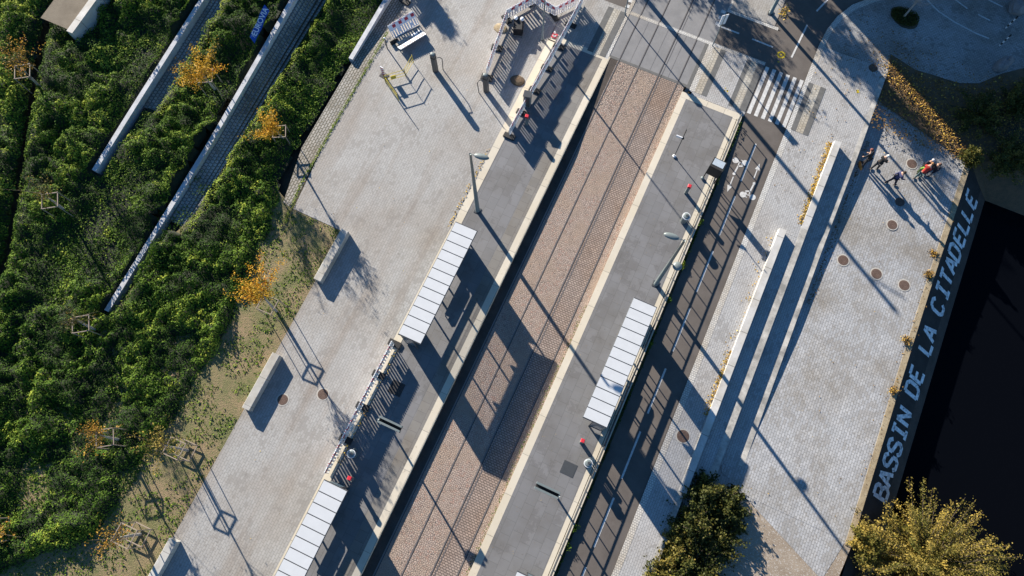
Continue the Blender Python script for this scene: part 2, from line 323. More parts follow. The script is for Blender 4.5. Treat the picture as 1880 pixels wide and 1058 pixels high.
# bike lane / brown road
sheet('bike_lane',M['brown_asphalt'],3.78,6.5,[-60,35.8],.004); sheet('bike_lane',M['brown_asphalt'],3.60,3.78,[28.12,35.25],.004)
sheet('road',M['brown_asphalt'],-.05,3.6,[32.55,35.25],.004)
poly('bike_lane',M['brown_asphalt'],[(3.3,35.25),(6.5,35.8),(6.7,36.7),(7.1,38.2),(7.9,39.5),(9,40.8),(12,43),(12,60),(3.3,60)],.003)
sheet('road',M['brown_asphalt'],-16,-6.3,[32.6,YN],.004)
sheet('pavement',M['plaza'],.1,3.3,[35.5,YN],.03)
for k in range(14):
    y=26.56-4.04*k; sheet('lane_marking',M['paint'],5.02,5.13,[y-2.9,y],.012)
for k in range(7): x=3.78+.482*k; sheet('zebra_stripe',M['paint'],x,x+.25,[28.45,32.27],.012)
def line(a,b_,wd,z,mat=M['paint'],name='lane_marking'):
    a=Vector(a);b_=Vector(b_); d=(b_-a).normalized(); q=Vector((-d.y,d.x))*wd/2
    poly(name,mat,[tuple(a+q),tuple(a-q),tuple(b_-q),tuple(b_+q)],z)
line(P2(1317,47),P2(1357,62),.12,.014); line(P2(1381,72),P2(1419,87),.12,.014); line(P2(1453,106),P2(1482,46),.12,.014); line(P2(1499,21),P2(1521,-2),.12,.014); line(P2(1530,-6),P2(1570,-35),.12,.014)
line(P2(1150,55),P2(1165,20),.3,.014,M['light_stripe']) if False else None
for px,py in ((1328,22),(1323,33),(1318,44),(1158,2),(1153,12)):
    p=P(px,py); sheet('lane_marking',M['paint'],p.x-.16,p.x+.16,[p.y-.13,p.y+.13],.013)
def markpoly(pts): poly('lane_marking',M['paint'],pts,.013)
def bike(px,py,s):
    c=P(px,py); o=lambda a,b_:(c.x+a*s,c.y+b_*s); b=MB()
    b.disc(c.x-.28*s,c.y+.22*s,.0125,.2,20); b.disc(c.x+.34*s,c.y+.30*s,.0125,.2,20)
    b.build('lane_marking',M['paint'],**ST)
    for a,e,wd in (((-.05,-.62),(.0,-.1),.1),((0,-.1),(.28,.02),.1),((.0,-.1),(-.02,.15),.07),((.28,.02),(.12,.2),.06),((-.28,.2),(.12,.2),.05),((.34,.28),(.05,.4),.05)): line(o(*a),o(*e),wd,.0135)
    b=MB(); b.disc(c.x-.06*s,c.y-.72*s,.0135,.1,12); b.build('lane_marking',M['paint'],**ST)
bike(1356,303,1); bike(1376,354,-1)
def arrow(px,py,s):
    c=P(px,py); line((c.x,c.y-.55*s),(c.x,c.y+.15*s),.07,.013); markpoly([(c.x-.16,c.y+.12*s),(c.x+.16,c.y+.12*s),(c.x,c.y+.6*s)])
arrow(1389,315,1); arrow(1341,338,-1)
# yellow stencil flower on the road
b=MB(); c=P(1434,101)
for k in range(24):
    a0,a1=2*math.pi*k/24,2*math.pi*(k+1)/24; ro=.26 if k%2 else .3
    b.face([(c.x+.17*math.cos(a0),c.y+.17*math.sin(a0),.013),(c.x+ro*math.cos(a0),c.y+ro*math.sin(a0),.013),(c.x+ro*math.cos(a1),c.y+ro*math.sin(a1),.013),(c.x+.17*math.cos(a1),c.y+.17*math.sin(a1),.013)])
b.disc(c.x,c.y,.0135,.07,10)
for px,py,r_ in ((1429,114,.06),): q=P(px,py); b.disc(q.x,q.y,.013,r_,8)
b.build('road_stencil',M['yellow'],**ST)
for px,py,z in ((1575,169,.06),(1334,166,.035)):
    c=P(px,py); b=MB()
    for k in range(7): b.disc(c.x+random.uniform(-.14,.14),c.y+random.uniform(-.14,.14),z,random.uniform(.03,.07),7)
    b.build('road_stencil',M['yellow'],**ST)
# pavement between bike lane and the terraces
sheet('kerb_row',M['grey_kerb'],6.5,6.86,[-60,35.35],.055)
CV=[(6.5,35.3),(6.62,36.7),(6.95,38.0),(7.6,39.3),(8.9,40.7),(12,43)]; CO=[(6.88,35.3),(6.95,36.6),(7.28,37.8),(7.9,39.0),(9.1,40.3),(12.2,42.6)]
for k in range(5): poly('kerb_row',M['grey_kerb'],[CV[k],CO[k],CO[k+1],CV[k+1]],.058)
sheet('pavement',M['pave'],6.86,8.27,[-60,35.3],.05); sheet('pavement',M['pave'],8.27,11.0,[21.45,35.5],.05) if False else None
poly('pavement',M['pave'],[(8.27,21.46),(9.57,21.46),(9.57,28.6),(11.02,28.6),(11.02,35.4),(8.27,35.3)],.05)
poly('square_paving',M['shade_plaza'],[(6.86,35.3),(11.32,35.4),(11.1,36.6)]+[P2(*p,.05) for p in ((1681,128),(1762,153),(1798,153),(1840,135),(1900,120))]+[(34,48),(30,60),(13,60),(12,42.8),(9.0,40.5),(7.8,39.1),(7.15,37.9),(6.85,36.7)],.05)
sheet('terrace',M['pave'],8.72,9.57,fr(-2,21.45,3),t1); sheet('terrace',M['pave'],9.97,11.02,fr(4,28.6,3),t2)
b=MB(); slabstrip(b,9.57,9.97,fr(4.4,22.2,2),e2,lambda y:-.9); b.build('terrace_edge',M['oldconc'],**ST)
b=MB(); slabstrip(b,11.02,11.32,fr(6.9,28.6,2),lambda y:t2(y)+.012,lambda y:qz(y)-.1); slabstrip(b,11.02,11.32,[28.6,35.4],lambda y:.055,lambda y:-.8); b.build('terrace_edge',M['oldconc'],**ST)
b=MB(); slabstrip(b,8.27,8.70,fr(4.2,21.45,3),lambda y:t1(y)+.39,lambda y:t1(y)-.2); o=b.build('stone_bench',M['conc'],label='long white concrete bench beside the pavement, the lower of the two on the terraces',cat='bench',group='long terrace benches')
b=MB(); slabstrip(b,9.55,9.97,fr(22.2,28.6,2),lambda y:t2(y)+.45,lambda y:t2(y)-.3); b.build('stone_bench',M['conc'],label='long white concrete bench with yellow leaves along its foot, nearest the crosswalk',cat='bench',group='long terrace benches')
sheet('pavement_edge',M['oldconc'],8.27,8.62,[-60,4.2],.058)
sheet('ground',M['soil'],8.62,11.0,[-60,4.4],-.45)
# quay
yq=[5.6,9.6,13,16,19,22,25,28.5,31.2]
sheet('quay_paving',M['quay'],11.32,17.92,yq,qz)
poly('quay_paving',M['quay'],[(10.0,6.9),(10.3,6.2),(12.2,5.88),(17.92,5.6),(11.32,6.9)],-.625)
poly('quay_paving',M['quay'],[(10.85,5.9),(11.5,5.85),(11.5,7.05),(10.85,7.05)],-.628)
poly('quay_paving',M['quay'],[(11.32,5.8),(17.92,5.6),(17.3,3.1)],-.63)
poly('quay_paving',M['quay'],[(11.3,31.2),(17.92,31.2),(11.9,33.7),(11.3,33.9)],-.41)
b=MB(); slabstrip(b,17.92,18.27,yq+[5.4],lambda y:qz(y)+.02,lambda y:-2); b.build('quay_coping',M['coping'],**ST)
b=MB(); ys=fr(-60,31.2,2)
for a,c in zip(ys,ys[1:]):
    za,zc=qz(a),qz(c)
    f=lambda z,t:z+( -2.36-z)*t
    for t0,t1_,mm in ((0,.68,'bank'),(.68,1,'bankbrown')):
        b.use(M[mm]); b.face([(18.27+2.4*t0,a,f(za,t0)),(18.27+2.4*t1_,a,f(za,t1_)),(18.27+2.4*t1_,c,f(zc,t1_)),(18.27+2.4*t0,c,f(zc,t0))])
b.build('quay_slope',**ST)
sheet('water',M['water'],17,400,[-400,33],-2.3)
# north bank of the basin and leaf slope
b=MB(); b.use(M['slopesoil']).face([(18.27,31.2,-.45),(20.7,30.3,-2.35),(400,30.3,-2.35),(400,33.2,-.12),(22,33.2,-.12),(18.6,32.4,-.3)]); b.build('bank',**ST)
poly('bank',M['slopesoil'],[(11.32,33.3),(11.9,33.0),(17.9,31.2),(18.3,31.2),(19.5,32.0),(22,33.2),(34,33.2),(34,50),(28,46)]+[P2(*p,.05) for p in ((1840,125),(1798,143),(1762,143),(1681,112),(1640,90),(1612,84))]+[(11.3,35.4)],lambda x,y:-.35 if y<33.4 else .03)
# letters
LET={'B':[((0,0),(0,1)),((.04,1),(.42,1)),((.42,1),(.56,.86)),((.56,.86),(.56,.66)),((.56,.66),(.42,.53)),((.06,.53),(.42,.53)),((.42,.53),(.6,.36)),((.6,.36),(.6,.14)),((.6,.14),(.45,0)),((.45,0),(.04,0))],'A':[((0,0),(.28,1)),((.62,0),(.34,1)),((.17,.32),(.45,.32))],
'S':[((.6,.8),(.46,1)),((.46,1),(.15,1)),((.15,1),(0,.85)),((0,.85),(.02,.62)),((.02,.62),(.58,.4)),((.58,.4),(.6,.15)),((.6,.15),(.45,0)),((.45,0),(.13,0)),((.13,0),(0,.18))],'I':[((.3,0),(.3,1)),((.08,1),(.52,1)),((.08,0),(.52,0))],
'N':[((0,0),(0,1)),((.02,1),(.6,0)),((.62,0),(.62,1))],'D':[((0,0),(0,1)),((0,1),(.42,1)),((.42,1),(.6,.8)),((.6,.8),(.6,.2)),((.6,.2),(.42,0)),((.42,0),(0,0))],
'E':[((0,0),(0,1)),((.05,1),(.6,1)),((.1,.5),(.42,.5)),((.05,0),(.6,0))],'L':[((0,0),(0,1)),((.05,0),(.6,0))],'C':[((.58,.85),(.45,1)),((.45,1),(.15,1)),((.15,1),(0,.8)),((0,.8),(0,.2)),((0,.2),(.15,0)),((.15,0),(.45,0)),((.45,0),(.58,.15))],
'T':[((.3,0),(.3,.95)),((0,1),(.62,1))]}
tx=thing('painted_lettering','pale blue stencilled words BASSIN DE LA CITADELLE on the dark quay slope','lettering',(18.27,9,-.7))
LY=[9.2,10.1,11.08,12.02,13.04,14.0,15.8,16.8,18.72,19.65,21.48,22.65,23.55,24.5,25.42,26.48,27.43,28.35,29.4]
for ch,yc in zip('BASSINDELACITADELLE',LY):
    b=MB(); q0=qz(yc)
    def sp(r_,t):
        x=19.85-1.12*t; s=(x-18.27)/2.4; z=q0+(-2.36-q0)*s
        return Vector((x+.008,yc-.38+r_*1.16,z+.012))
    for a,e in LET[ch]:
        a=Vector(a);e=Vector(e); d=(e-a).normalized(); q=Vector((-d.y,d.x))*.105; gp=.015 if d.length and (e-a).length>.5 else -.03; a2=a+d*gp; e2_=e-d*gp
        b.face([sp(*(a2-q)),sp(*(e2_-q)),sp(*(e2_+q)),sp(*(a2+q))])
    b.v=[(x-18.27,y-9,z+.7) for x,y,z in b.v]; b.build('letter',M['lett'],tx)
# plaza on the left
poly('plaza',M['plaza'],[(-10.33,-60),(-10.33,21.5),(-20.4,21.5),(-20.4,16),(-19.9,10.08),(-16.35,10.03),(-16.35,-60)],.3)
b=MB(); b.face([(-20.4,21.5,.3),(-10.33,21.5,.3),(-10.33,28.3,.03),(-20.4,28.3,.03)]); b.face([(-20.4,28.3,.03),(-10.33,28.3,.03),(-10.33,32.6,.02),(-10.33,60,.02),(-24,60,.02),(-20.4,32.6,.02)]); b.build('plaza',M['plaza'],**ST)
b=MB(); b.face([(-20.05,10.08,.297),(-20.4,16,.297),(-20.4,21.5,.297),(-21.5,21.5,.297),(-21.5,14,.297),(-20.7,10.2,.297)][::-1]); b.face([(-21.5,21.5,.297),(-20.4,21.5,.297),(-20.4,28.3,.03),(-21.5,28.3,.03)]); b.face([(-21.5,28.3,.03),(-20.4,28.3,.03),(-20.4,60,.02),(-21.5,60,.02)]); b.build('worn_paving',M['old_paver'],**ST)
poly('dirt_ground',M['dirt'],[(-16.35,10.03),(-19.9,10.08),(-24,12),(-26,5),(-27,-6),(-30,-10),(-34,-40),(-16.35,-40)],.28)
sheet('dirt_ground',M['bareearth'],-40.9,-38.6,[14.6,40],1.95)
# ---------------------------------------------------------------- foliage
GR=rng.random((8,64,64))
def vn(x,y,s,k=0):
    x=np.asarray(x)*s+100; y=np.asarray(y)*s+100; xi=np.floor(x).astype(int); yi=np.floor(y).astype(int); fx=x-xi; fy=y-yi
    fx=fx*fx*(3-2*fx); fy=fy*fy*(3-2*fy); g=GR[k]; a=g[xi%64,yi%64]; b=g[(xi+1)%64,yi%64]; c=g[xi%64,(yi+1)%64]; d=g[(xi+1)%64,(yi+1)%64]
    return (a*(1-fx)+b*fx)*(1-fy)+(c*(1-fx)+d*fx)*fy
def quads(pos,nrm,size,tint,asp=.65):
    """leaf-sized faces: centre, normal, size"""
    n=len(pos); nrm=nrm/np.linalg.norm(nrm,axis=1,keepdims=True); r=rng.normal(size=(n,3)); a=np.cross(nrm,r); a/=np.linalg.norm(a,axis=1,keepdims=True)+1e-9; b=np.cross(nrm,a)
    a=a*size[:,None]*.5; b=b*size[:,None]*.5*asp
    v=np.stack([pos-a,pos-b*1.0+a*.1,pos+a,pos+b+a*.1],1).reshape(-1,3); return v,tint
def leaf_mesh(name,mats,sets,extra=None,**k):
    V=[];T=[];MI=[]
    for i,(v,t) in enumerate(sets): V.append(v);T.append(t);MI.append(np.zeros(len(t),int))
    V=np.concatenate(V);T=np.concatenate(T); nq=len(T); me=bpy.data.meshes.new(name)
    ev=np.zeros((0,3));ef=np.zeros((0,4),int)
    if extra: ev,ef=extra
    NV=len(V)+len(ev); NFc=nq+len(ef)
    me.vertices.add(NV); me.vertices.foreach_set('co',np.concatenate([V,ev]).astype(np.float32).ravel())
    me.loops.add(NFc*4); me.loops.foreach_set('vertex_index',np.concatenate([np.arange(nq*4),(ef+len(V)).ravel()]).astype(np.int32))
    me.polygons.add(NFc); me.polygons.foreach_set('loop_start',np.arange(NFc,dtype=np.int32)*4)
    for q in mats: me.materials.append(q)
    me.update(calc_edges=True)
    if extra: me.polygons.foreach_set('material_index',np.concatenate([np.zeros(nq),np.ones(len(ef))]).astype(np.int32))
    at=me.attributes.new('tint','FLOAT','FACE'); at.data.foreach_set('value',np.concatenate([T,np.zeros(len(ef))]).astype(np.float32))
    me.validate(); o=bpy.data.objects.new(name,me); C.objects.link(o)
    if 'parent' in k: o.parent=k.pop('parent')
    tag(o,**k); return o
# edges of the planted bank
bxy=np.array([(-15.5,-24.),(-14.1,-22.8),(-11.9,-20.2),(-8,-20.),(-4.1,-19.6),(2,-19.5),(8.4,-20.5),(10.1,-21.0),(12,-21.6),(60,-21.6)])
low=[P(*p,.3) for p in ((255,110),(275,190),(240,235),(160,440),(200,400),(230,330),(600,190),(580,240),(560,290),(640,60),(530,330),(430,215),(420,160),(205,470),(110,480),(100,520),(620,130),(655,20),(60,900),(300,90),(455,110),(390,170))]
lowr=[1.8,1.9,1.5,2.0,2.2,1.8,2.0,2.0,1.7,1.3,1.2,1.3,1.2,1.6,1.2,1.2,1.6,1.4,1.6,1.4,1.2,1.2]
P1R,P1L,P2R,P2L=-31.2,-32.25,-25.5,-26.72
r2=lambda y:np.interp(y,[0,12,24,60],[.0,.25,1.1,1.9]); s1=lambda y:np.interp(y,[0,7,12,24,60],[.3,.5,.7,.9,1.4]); w1t=lambda y:np.interp(y,[0,7,12,21,60],[.6,.85,1.1,1.45,2.3])
def base_z(x,y):
    """terrain under the planting: climbs to the left behind each wall"""
    z=.2+0*x; t=np.clip((P2L-.35-x)/(P2L-.35-P1R),0,1)
    z=np.where(x<P2L-.3,(r2(y)+.15)*(1-t)+s1(y)*t,z); z=np.where((x<=P2R)&(x>=P2L-.3)&(y>6),.2+r2(y)*(P2R-x)/1.0,z)
    z=np.where(x<P1L-.3,w1t(y)-.25,z); z=np.where((x<=P1R)&(x>=P1L-.3),s1(y)+(w1t(y)-.3-s1(y))*(P1R-x)/.85,z)
    return z
def shrub(x,y):
    xb=np.interp(y,bxy[:,0],bxy[:,1])
    inside=np.clip((xb-x+.25*(vn(x,y,1.7,3)-.5)*2)*1.5,0,1)
    inside*=np.where((x>P2L-.65+.5*(vn(x,y,1.3,4)-.5))&(x<P2R+.1+.35*(vn(x,y,1.2,5)-.5))&(y>5.5),0,1)*np.where((x>P2L-.6+.3*vn(x,y,1.3,4))&(x<P2L+.55)&(y>-.6),0,1)
    inside*=np.where((x>P1L-.55+.5*(vn(x,y,1.3,4)-.5))&(x<P1R+.1+.35*(vn(x,y,1.2,5)-.5))&(y>12),0,1)*np.where((x>P1L-.6)&(x<P1L+.45)&(y>6.8),0,1)
    inside*=np.where((x>-40.7+.5*vn(x,y,1.,3))&(x<-38.1)&(y>14.9+.9*vn(x,y,1.,2)),0,1)
    # worn track through the shrubs at far left
    tr=np.interp(y,[-16,-8,0,8,14,20,28],[-31.5,-32.3,-34.4,-38.3,-41.0,-42.6,-46]); 
    inside*=1-.98*np.exp(-((x-tr)/.62)**2)
    tr2=np.interp(y,[-16,-8,0,6],[-26.5,-27.8,-29.8,-31.5]); inside*=1-.45*np.exp(-((x-tr2)/.35)**2)
    L=np.ones_like(x)
    for p,r_ in zip(low,lowr): L*=1-.85*np.exp(-(((x-p.x)**2+(y-p.y)**2)/r_**2)**1.5)
    h=.20+.62*vn(x,y,.42,0)+.75*(vn(x,y,.95,1)-.3)+.85*(vn(x,y,2.5,2)-.42)
    h=.84*h*inside*L*np.where((x>-25.2)&(y<10),.75,1)
    soft=np.clip((x-P2R)*1.6,0.25,1); h=np.where((x>P2R)&(y>6),h*soft,h)
    return np.maximum(h,0),inside
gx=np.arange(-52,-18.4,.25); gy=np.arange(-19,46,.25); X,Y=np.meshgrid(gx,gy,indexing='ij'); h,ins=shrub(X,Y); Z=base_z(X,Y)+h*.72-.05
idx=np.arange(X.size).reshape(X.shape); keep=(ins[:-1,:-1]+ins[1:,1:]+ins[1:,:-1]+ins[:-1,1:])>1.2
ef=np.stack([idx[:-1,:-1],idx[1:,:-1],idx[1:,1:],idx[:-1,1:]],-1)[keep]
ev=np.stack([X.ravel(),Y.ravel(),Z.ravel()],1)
def sample(n,x0,x1,y0,y1): return rng.uniform(x0,x1,n),rng.uniform(y0,y1,n)
N=620000; x,y=sample(N,-48,-19,-18,38); h,ins=shrub(x,y)
k=(h>.04)&(rng.random(N)<np.clip(.45+h,0,1)); x,y,h=x[k],y[k],h[k]
e=.06; hx=(shrub(x+e,y)[0]-h)/e; hy=(shrub(x,y+e)[0]-h)/e
nr=np.stack([-hx*.8,-hy*.8,np.ones_like(x)],1)+rng.normal(size=(len(x),3))*.55
z=base_z(x,y)+h*(1-.35*rng.random(len(x))**2)+rng.random(len(x))*.1
clump=vn(x,y,.8,6); big=vn(x,y,.25,7)
tint=np.clip(.15+.6*clump+.4*rng.random(len(x))-.12+.25*(big-.5),0,1); 
gz=((np.abs(x-P2R-.35)<.45)&(y>6))|((np.abs(x-P1R-.35)<.4)&(y>12)); tint=np.where(gz,.78+.14*rng.random(len(x)),tint); nr[gz]+=np.array([-.9,.5,.3]); 
yl=(vn(x,y,1.9,5)>.87); tint=np.where(yl,np.clip(tint+.35,0,1),tint)
size=np.where(clump>.5,.12,.09)*(0.6+.8*rng.random(len(x)))
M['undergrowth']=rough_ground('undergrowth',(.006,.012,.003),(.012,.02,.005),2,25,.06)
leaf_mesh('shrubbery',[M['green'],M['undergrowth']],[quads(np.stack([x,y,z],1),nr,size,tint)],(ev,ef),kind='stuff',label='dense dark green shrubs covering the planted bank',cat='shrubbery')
# low grass: on the dirt, and short turf between the shrubs
N=170000; x,y=sample(N,-48,-16.4,-18,38); h,ins=shrub(x,y)
turf=(h<.5)&(ins>.3); pat=(x<-16.45)&(y<10)&(y>-18)&(x>-34)&(h<.05)&(vn(x,y,.9,2)*.6+vn(x,y,3.1,1)*.4>.42)&(rng.random(N)<.8)
k=turf|pat; x,y=x[k],y[k]; tf=turf[k]
z=base_z(x,y)+.04+rng.random(len(x))*.1; z=np.where(tf,z,.30+rng.random(len(x))*.05)
leaf_mesh('grass',[M['green']],[quads(np.stack([x,y,z],1),rng.normal(size=(len(x),3))*.5+np.array([0,0,1.]),.05+.1*rng.random(len(x)),np.clip(.4+.5*rng.random(len(x)),0,1))],kind='stuff',label='short grass and weeds on the bank and dry earth',cat='grass')

# retaining walls and stepped paving in the bank
def steps(x0,x1,ys,zb,zr):
    b=MB(); n=6; ys=fr(ys[0],ys[1],1.5)
    for a,c in zip(ys,ys[1:]):
        for i in range(n):
            xa=x0+(x1-x0)*i/n; xb=x0+(x1-x0)*(i+1)/n
            def zz(y,i=i): return float(zb(y)+zr(y)*(i+.5)/n+.05)
            b.face([(xa,a,zz(a)),(xa,c,zz(c)),(xb,c,zz(c)),(xb,a,zz(a))])
            zl=lambda y:zz(y,i-1) if i else zz(y)-.15
            b.face([(xa,a,zl(a)),(xa,c,zl(c)),(xa,c,zz(c)),(xa,a,zz(a))])
    return b.build('stepped_paving',M['steppav'],**ST)
M['steppav']=paver('step_pavers',(.32,.33,.33),(.42,.43,.43),(.12,.12,.11),.24,.24,.03,stain=.5,stain_c=(.09,.08,.07),sth=.62)
steps(P2R,P2L,(6.2,45),lambda y:.04,r2); steps(P1R,P1L,(12.2,45),lambda y:s1(y)-.2,lambda y:w1t(y)-.35-s1(y))
b=MB(); slabstrip(b,P2L-.30,P2L,fr(-.4,45,2),lambda y:.40+float(r2(y)),lambda y:-.2); b.build('retaining_wall',M['wallconc'],label='long concrete retaining wall nearest the plaza, beside the stepped paving',cat='wall')
b=MB(); slabstrip(b,P1L-.30,P1L,fr(7,45,2),lambda y:float(w1t(y)),lambda y:0); b.build('retaining_wall',M['wallconc'],label='middle concrete retaining wall ending among dense shrubs',cat='wall')
b=MB(); slabstrip(b,-38.6,-38.15,fr(14.4,45,2),lambda y:2.15,lambda y:0); b.build('retaining_wall',M['conc'],label='sunlit white wall beside bare earth at the upper left corner',cat='wall')
b=MB(); slabstrip(b,-21.75,-21.45,fr(21,45,2),lambda y:.55,lambda y:0); b.build('retaining_wall',M['wallconc'],label='short low wall between the shrubs and the plaza paving',cat='wall')

# fallen leaves
S=[]
def litter(n,fx,fy,z,sz=.09,t0=.3,t1=1.0):
    x=fx(n);y=fy(n); zz=np.array([z(a) if callable(z) else z for a in y])+rng.random(n)*.05+.01
    S.append(quads(np.stack([x,y,zz],1),rng.normal(size=(n,3))*.3+np.array([0,0,1.]),sz*(.5+rng.random(n)),t0+(t1-t0)*rng.random(n)))
U_=lambda a,b:(lambda n:rng.uniform(a,b,n))
litter(700,lambda n:9.52-np.abs(rng.normal(0,.16,n)),U_(22.4,28.6),.05); litter(260,lambda n:8.25-np.abs(rng.normal(0,.15,n)),U_(8.8,13),.05); litter(60,lambda n:8.2-np.abs(rng.normal(0,.3,n)),U_(13,21),.05)
litter(130,lambda n:-10.4-np.abs(rng.normal(0,.1,n)),U_(13,19),.31); litter(120,lambda n:-9.9+rng.normal(0,.1,n),U_(-2.5,5),.33)
litter(160,lambda n:17.95+rng.normal(0,.18,n),U_(9,30),qz,.08,0,.6)
litter(260,U_(-.64,3.6),U_(-10,27),.3,.03,.2,.8); litter(60,U_(11.4,17.8),U_(6,31),qz,.07,.2,1); litter(60,U_(-20,-10.4),U_(-12,28),.3,.06,.2,1)
litter(120,U_(6.9,11),U_(24,35),.055,.08,0,.7); litter(260,U_(8,13),U_(34.5,39),.055,.09,0,.6)
litter(420,lambda n:11.6+np.abs(rng.normal(0,.15,n)),U_(18,30),qz,.08,0,.35)
litter(7000,U_(11.3,26),U_(30.8,38),0.0,.11,0,.6)
n=9000; x=rng.uniform(11.4,33,n); y=rng.uniform(32.5,46,n); pa=[P(*q) for q in ((1622,106),(1681,130),(1762,155),(1798,155),(1840,137),(1900,122))]; lim=np.interp(x,[q.x for q in pa],[q.y for q in pa]); k=y<lim-.15; x=x[k];y=y[k];n=len(x)
S.append(quads(np.stack([x,y,.05+rng.random(n)*.1],1),rng.normal(size=(n,3))*.5+np.array([0,0,.8]),.10*(.6+rng.random(n)),rng.random(n)**1.6))
n=1900; t=rng.random(n); a=P(1622,110); c=P(1750,262); x=a.x+(c.x-a.x)*t+rng.normal(0,.42,n); y=a.y+(c.y-a.y)*t+rng.normal(0,.42,n)
S.append(quads(np.stack([x,y,.05+rng.random(n)*.1],1),rng.normal(size=(n,3))*.4+np.array([-.5,.3,.8]),.08*(.5+rng.random(n)),rng.random(n)**1.5))
litter(70,lambda n:P(1440,24).x+rng.normal(0,.15,n),lambda n:P(1440,24).y+rng.normal(0,.3,n),.05,.12,.5,1)
leaf_mesh('fallen_leaves',[M['litter']],S,kind='stuff',label='scattered yellow and brown fallen autumn leaves',cat='leaves')
# weeds
S=[]
n=9000; y=rng.uniform(-16,27.5,n); den=vn(y,y*0,.9,3); k=rng.random(n)<den**2*1.3; y=y[k]; n=len(y)
S.append(quads(np.stack([3.68+rng.normal(0,.05,n),y,.05+rng.random(n)*.2],1),rng.normal(size=(n,3)),.05+.07*rng.random(n),rng.random(n)*.5))
for px,py,c_ in ((1251,484,.9),(1285,408,.6),(1230,551,.5),(1195,630,.6),(1090,985,.6),(1043,1003,.7)):
    q=P(px,py,.2); n=90; S.append(quads(np.stack([3.7+rng.normal(0,.09,n),q.y+rng.normal(0,.12,n),.1+rng.random(n)*.2],1),rng.normal(size=(n,3)),.06+.08*rng.random(n),np.clip(c_+.3*(rng.random(n)-.5),0,1)))
n=1900; y=rng.uniform(9,24,n); S.append(quads(np.stack([-20.42+np.interp(y,[9,12,24],[.5,.1,0])+rng.normal(0,.06,n),y,.31+rng.random(n)*.05],1),rng.normal(size=(n,3))*.4+np.array([0,0,1.]),.04+.05*rng.random(n),.6+.4*rng.random(n)))
n=600; S.append(quads(np.stack([-.72+rng.normal(0,.06,n),rng.uniform(-6,12,n),.02+rng.random(n)*.06],1),rng.normal(size=(n,3))*.4+np.array([0,0,1.]),.04+.05*rng.random(n),.2+.6*rng.random(n)))
leaf_mesh('weeds',[M['green']],S,kind='stuff',label='weeds growing in the joint beside the platform and plaza edge',cat='weeds')

# bushes
def bush(name,label,cat,c,rad,hgt,nst,nl,mat,bark,seed,group=None,lsz=.13,flat=.3,dk=0):
    rg=np.random.default_rng(seed); root=thing(name,label,cat,c,0,group); tips=[];b=MB()
    for i in range(nst):
        a=rg.uniform(0,2*math.pi); el=math.acos(rg.uniform(flat*.2,1)); L=1*(.5+.7*rg.random()**1.3); d=Vector((math.sin(el)*math.cos(a)*rad[0],math.sin(el)*math.sin(a)*rad[1],math.cos(el)*hgt))*L
        p0=Vector((rg.normal(0,.12),rg.normal(0,.12),0)); mid=d*.5+Vector((rg.normal(0,.12),rg.normal(0,.12),.25*hgt*.4)); 
        b.tube([p0,mid,d],[.022,.014,.005],4,False); tips.append((p0,mid,d))
    b.build('stem',bark,root)
    k=rg.integers(0,nst,nl); t=np.clip(rg.beta(2.6,1.1,nl),0,1); A=np.array([[list(q) for q in tp] for tp in tips]); A=A[k]
    pos=((1-t)**2)[:,None]*A[:,0]+(2*t*(1-t))[:,None]*A[:,1]*1.0+(t**2)[:,None]*A[:,2]+rg.normal(size=(nl,3))*.11*np.array([1,1,.8])
    pos[:,2]=np.maximum(pos[:,2],.03); tn=np.clip(.1+.6*rg.random(nst)[k]+.4*(rg.random(nl)-.3)-dk,0,1)
    leaf_mesh('foliage',[mat],[quads(pos,rg.normal(size=(nl,3))*.7+np.array([0,0,.7]),lsz*(.5+rg.random(nl)),tn)],parent=root); return root
q=P(1728,1040,.6)
bush('bush','large yellow-green bush overhanging the basin at the lower right','bush',(q.x,q.y,-1.7),(4.3,4.3,1),4.0,340,52000,M['yellowl'],M['dbark'],3,lsz=.10)
bush('bush','low green and yellow bush on the gravel just left of the yellow one','bush',(P(1595,1000,0).x,P(1595,1000,0).y,-.7),(1.0,1.5,1),1.4,50,5000,M['yellowl'],M['dbark'],33,lsz=.12)
for i,(px,py,r1,hh,mt,lab) in enumerate(((1292,905,1.2,1.3,'olive','dark brown-green bush at the lower end of the terraces'),(1335,935,1.3,1.0,'olive','orange-tinged bush spilling onto the gravel beside the quay paving'),(1262,960,1.5,1.6,'olive','tall dark bush against the pavement edge'),(1318,985,1.5,1.1,'olive','low dark bush spreading over the gravel'),(1238,1005,1.2,1.3,'yellowl','yellow-green bush against the pavement edge near the bottom'),(1275,1045,1.9,1.5,'olive','broad shaded bush at the bottom edge beside the pavement'),(1205,1050,.9,1.0,'yellowl','small yellow-green bush at the bottom edge beside the paving'))):
    c=P(px,py,-.3); bush('bush',lab,'bush',(c.x,c.y,-.6),(r1,r1*1.1,1),hh*1.1,90,6200,M[mt],M['dbark'],40+i,group='bushes beside the gravel',dk=.22)
for i,(px,py,r1,lab) in enumerate(((1800,215,2.0,'dark bush in the shade above the basin corner'),(1850,290,1.9,'half-lit green bush at the right edge above the water'),(1870,190,1.6,'dark bush below the boulder at the right edge'),(1782,290,.6,'small leafy clump on the bank beside the quay end'))):
    c=P(px,py,0); bush('bush',lab,'bush',(c.x,c.y,-.2),(r1,r1,1),1.1,60,5500,M['olive'],M['dbark'],60+i,group='bushes on the basin bank',lsz=.12)
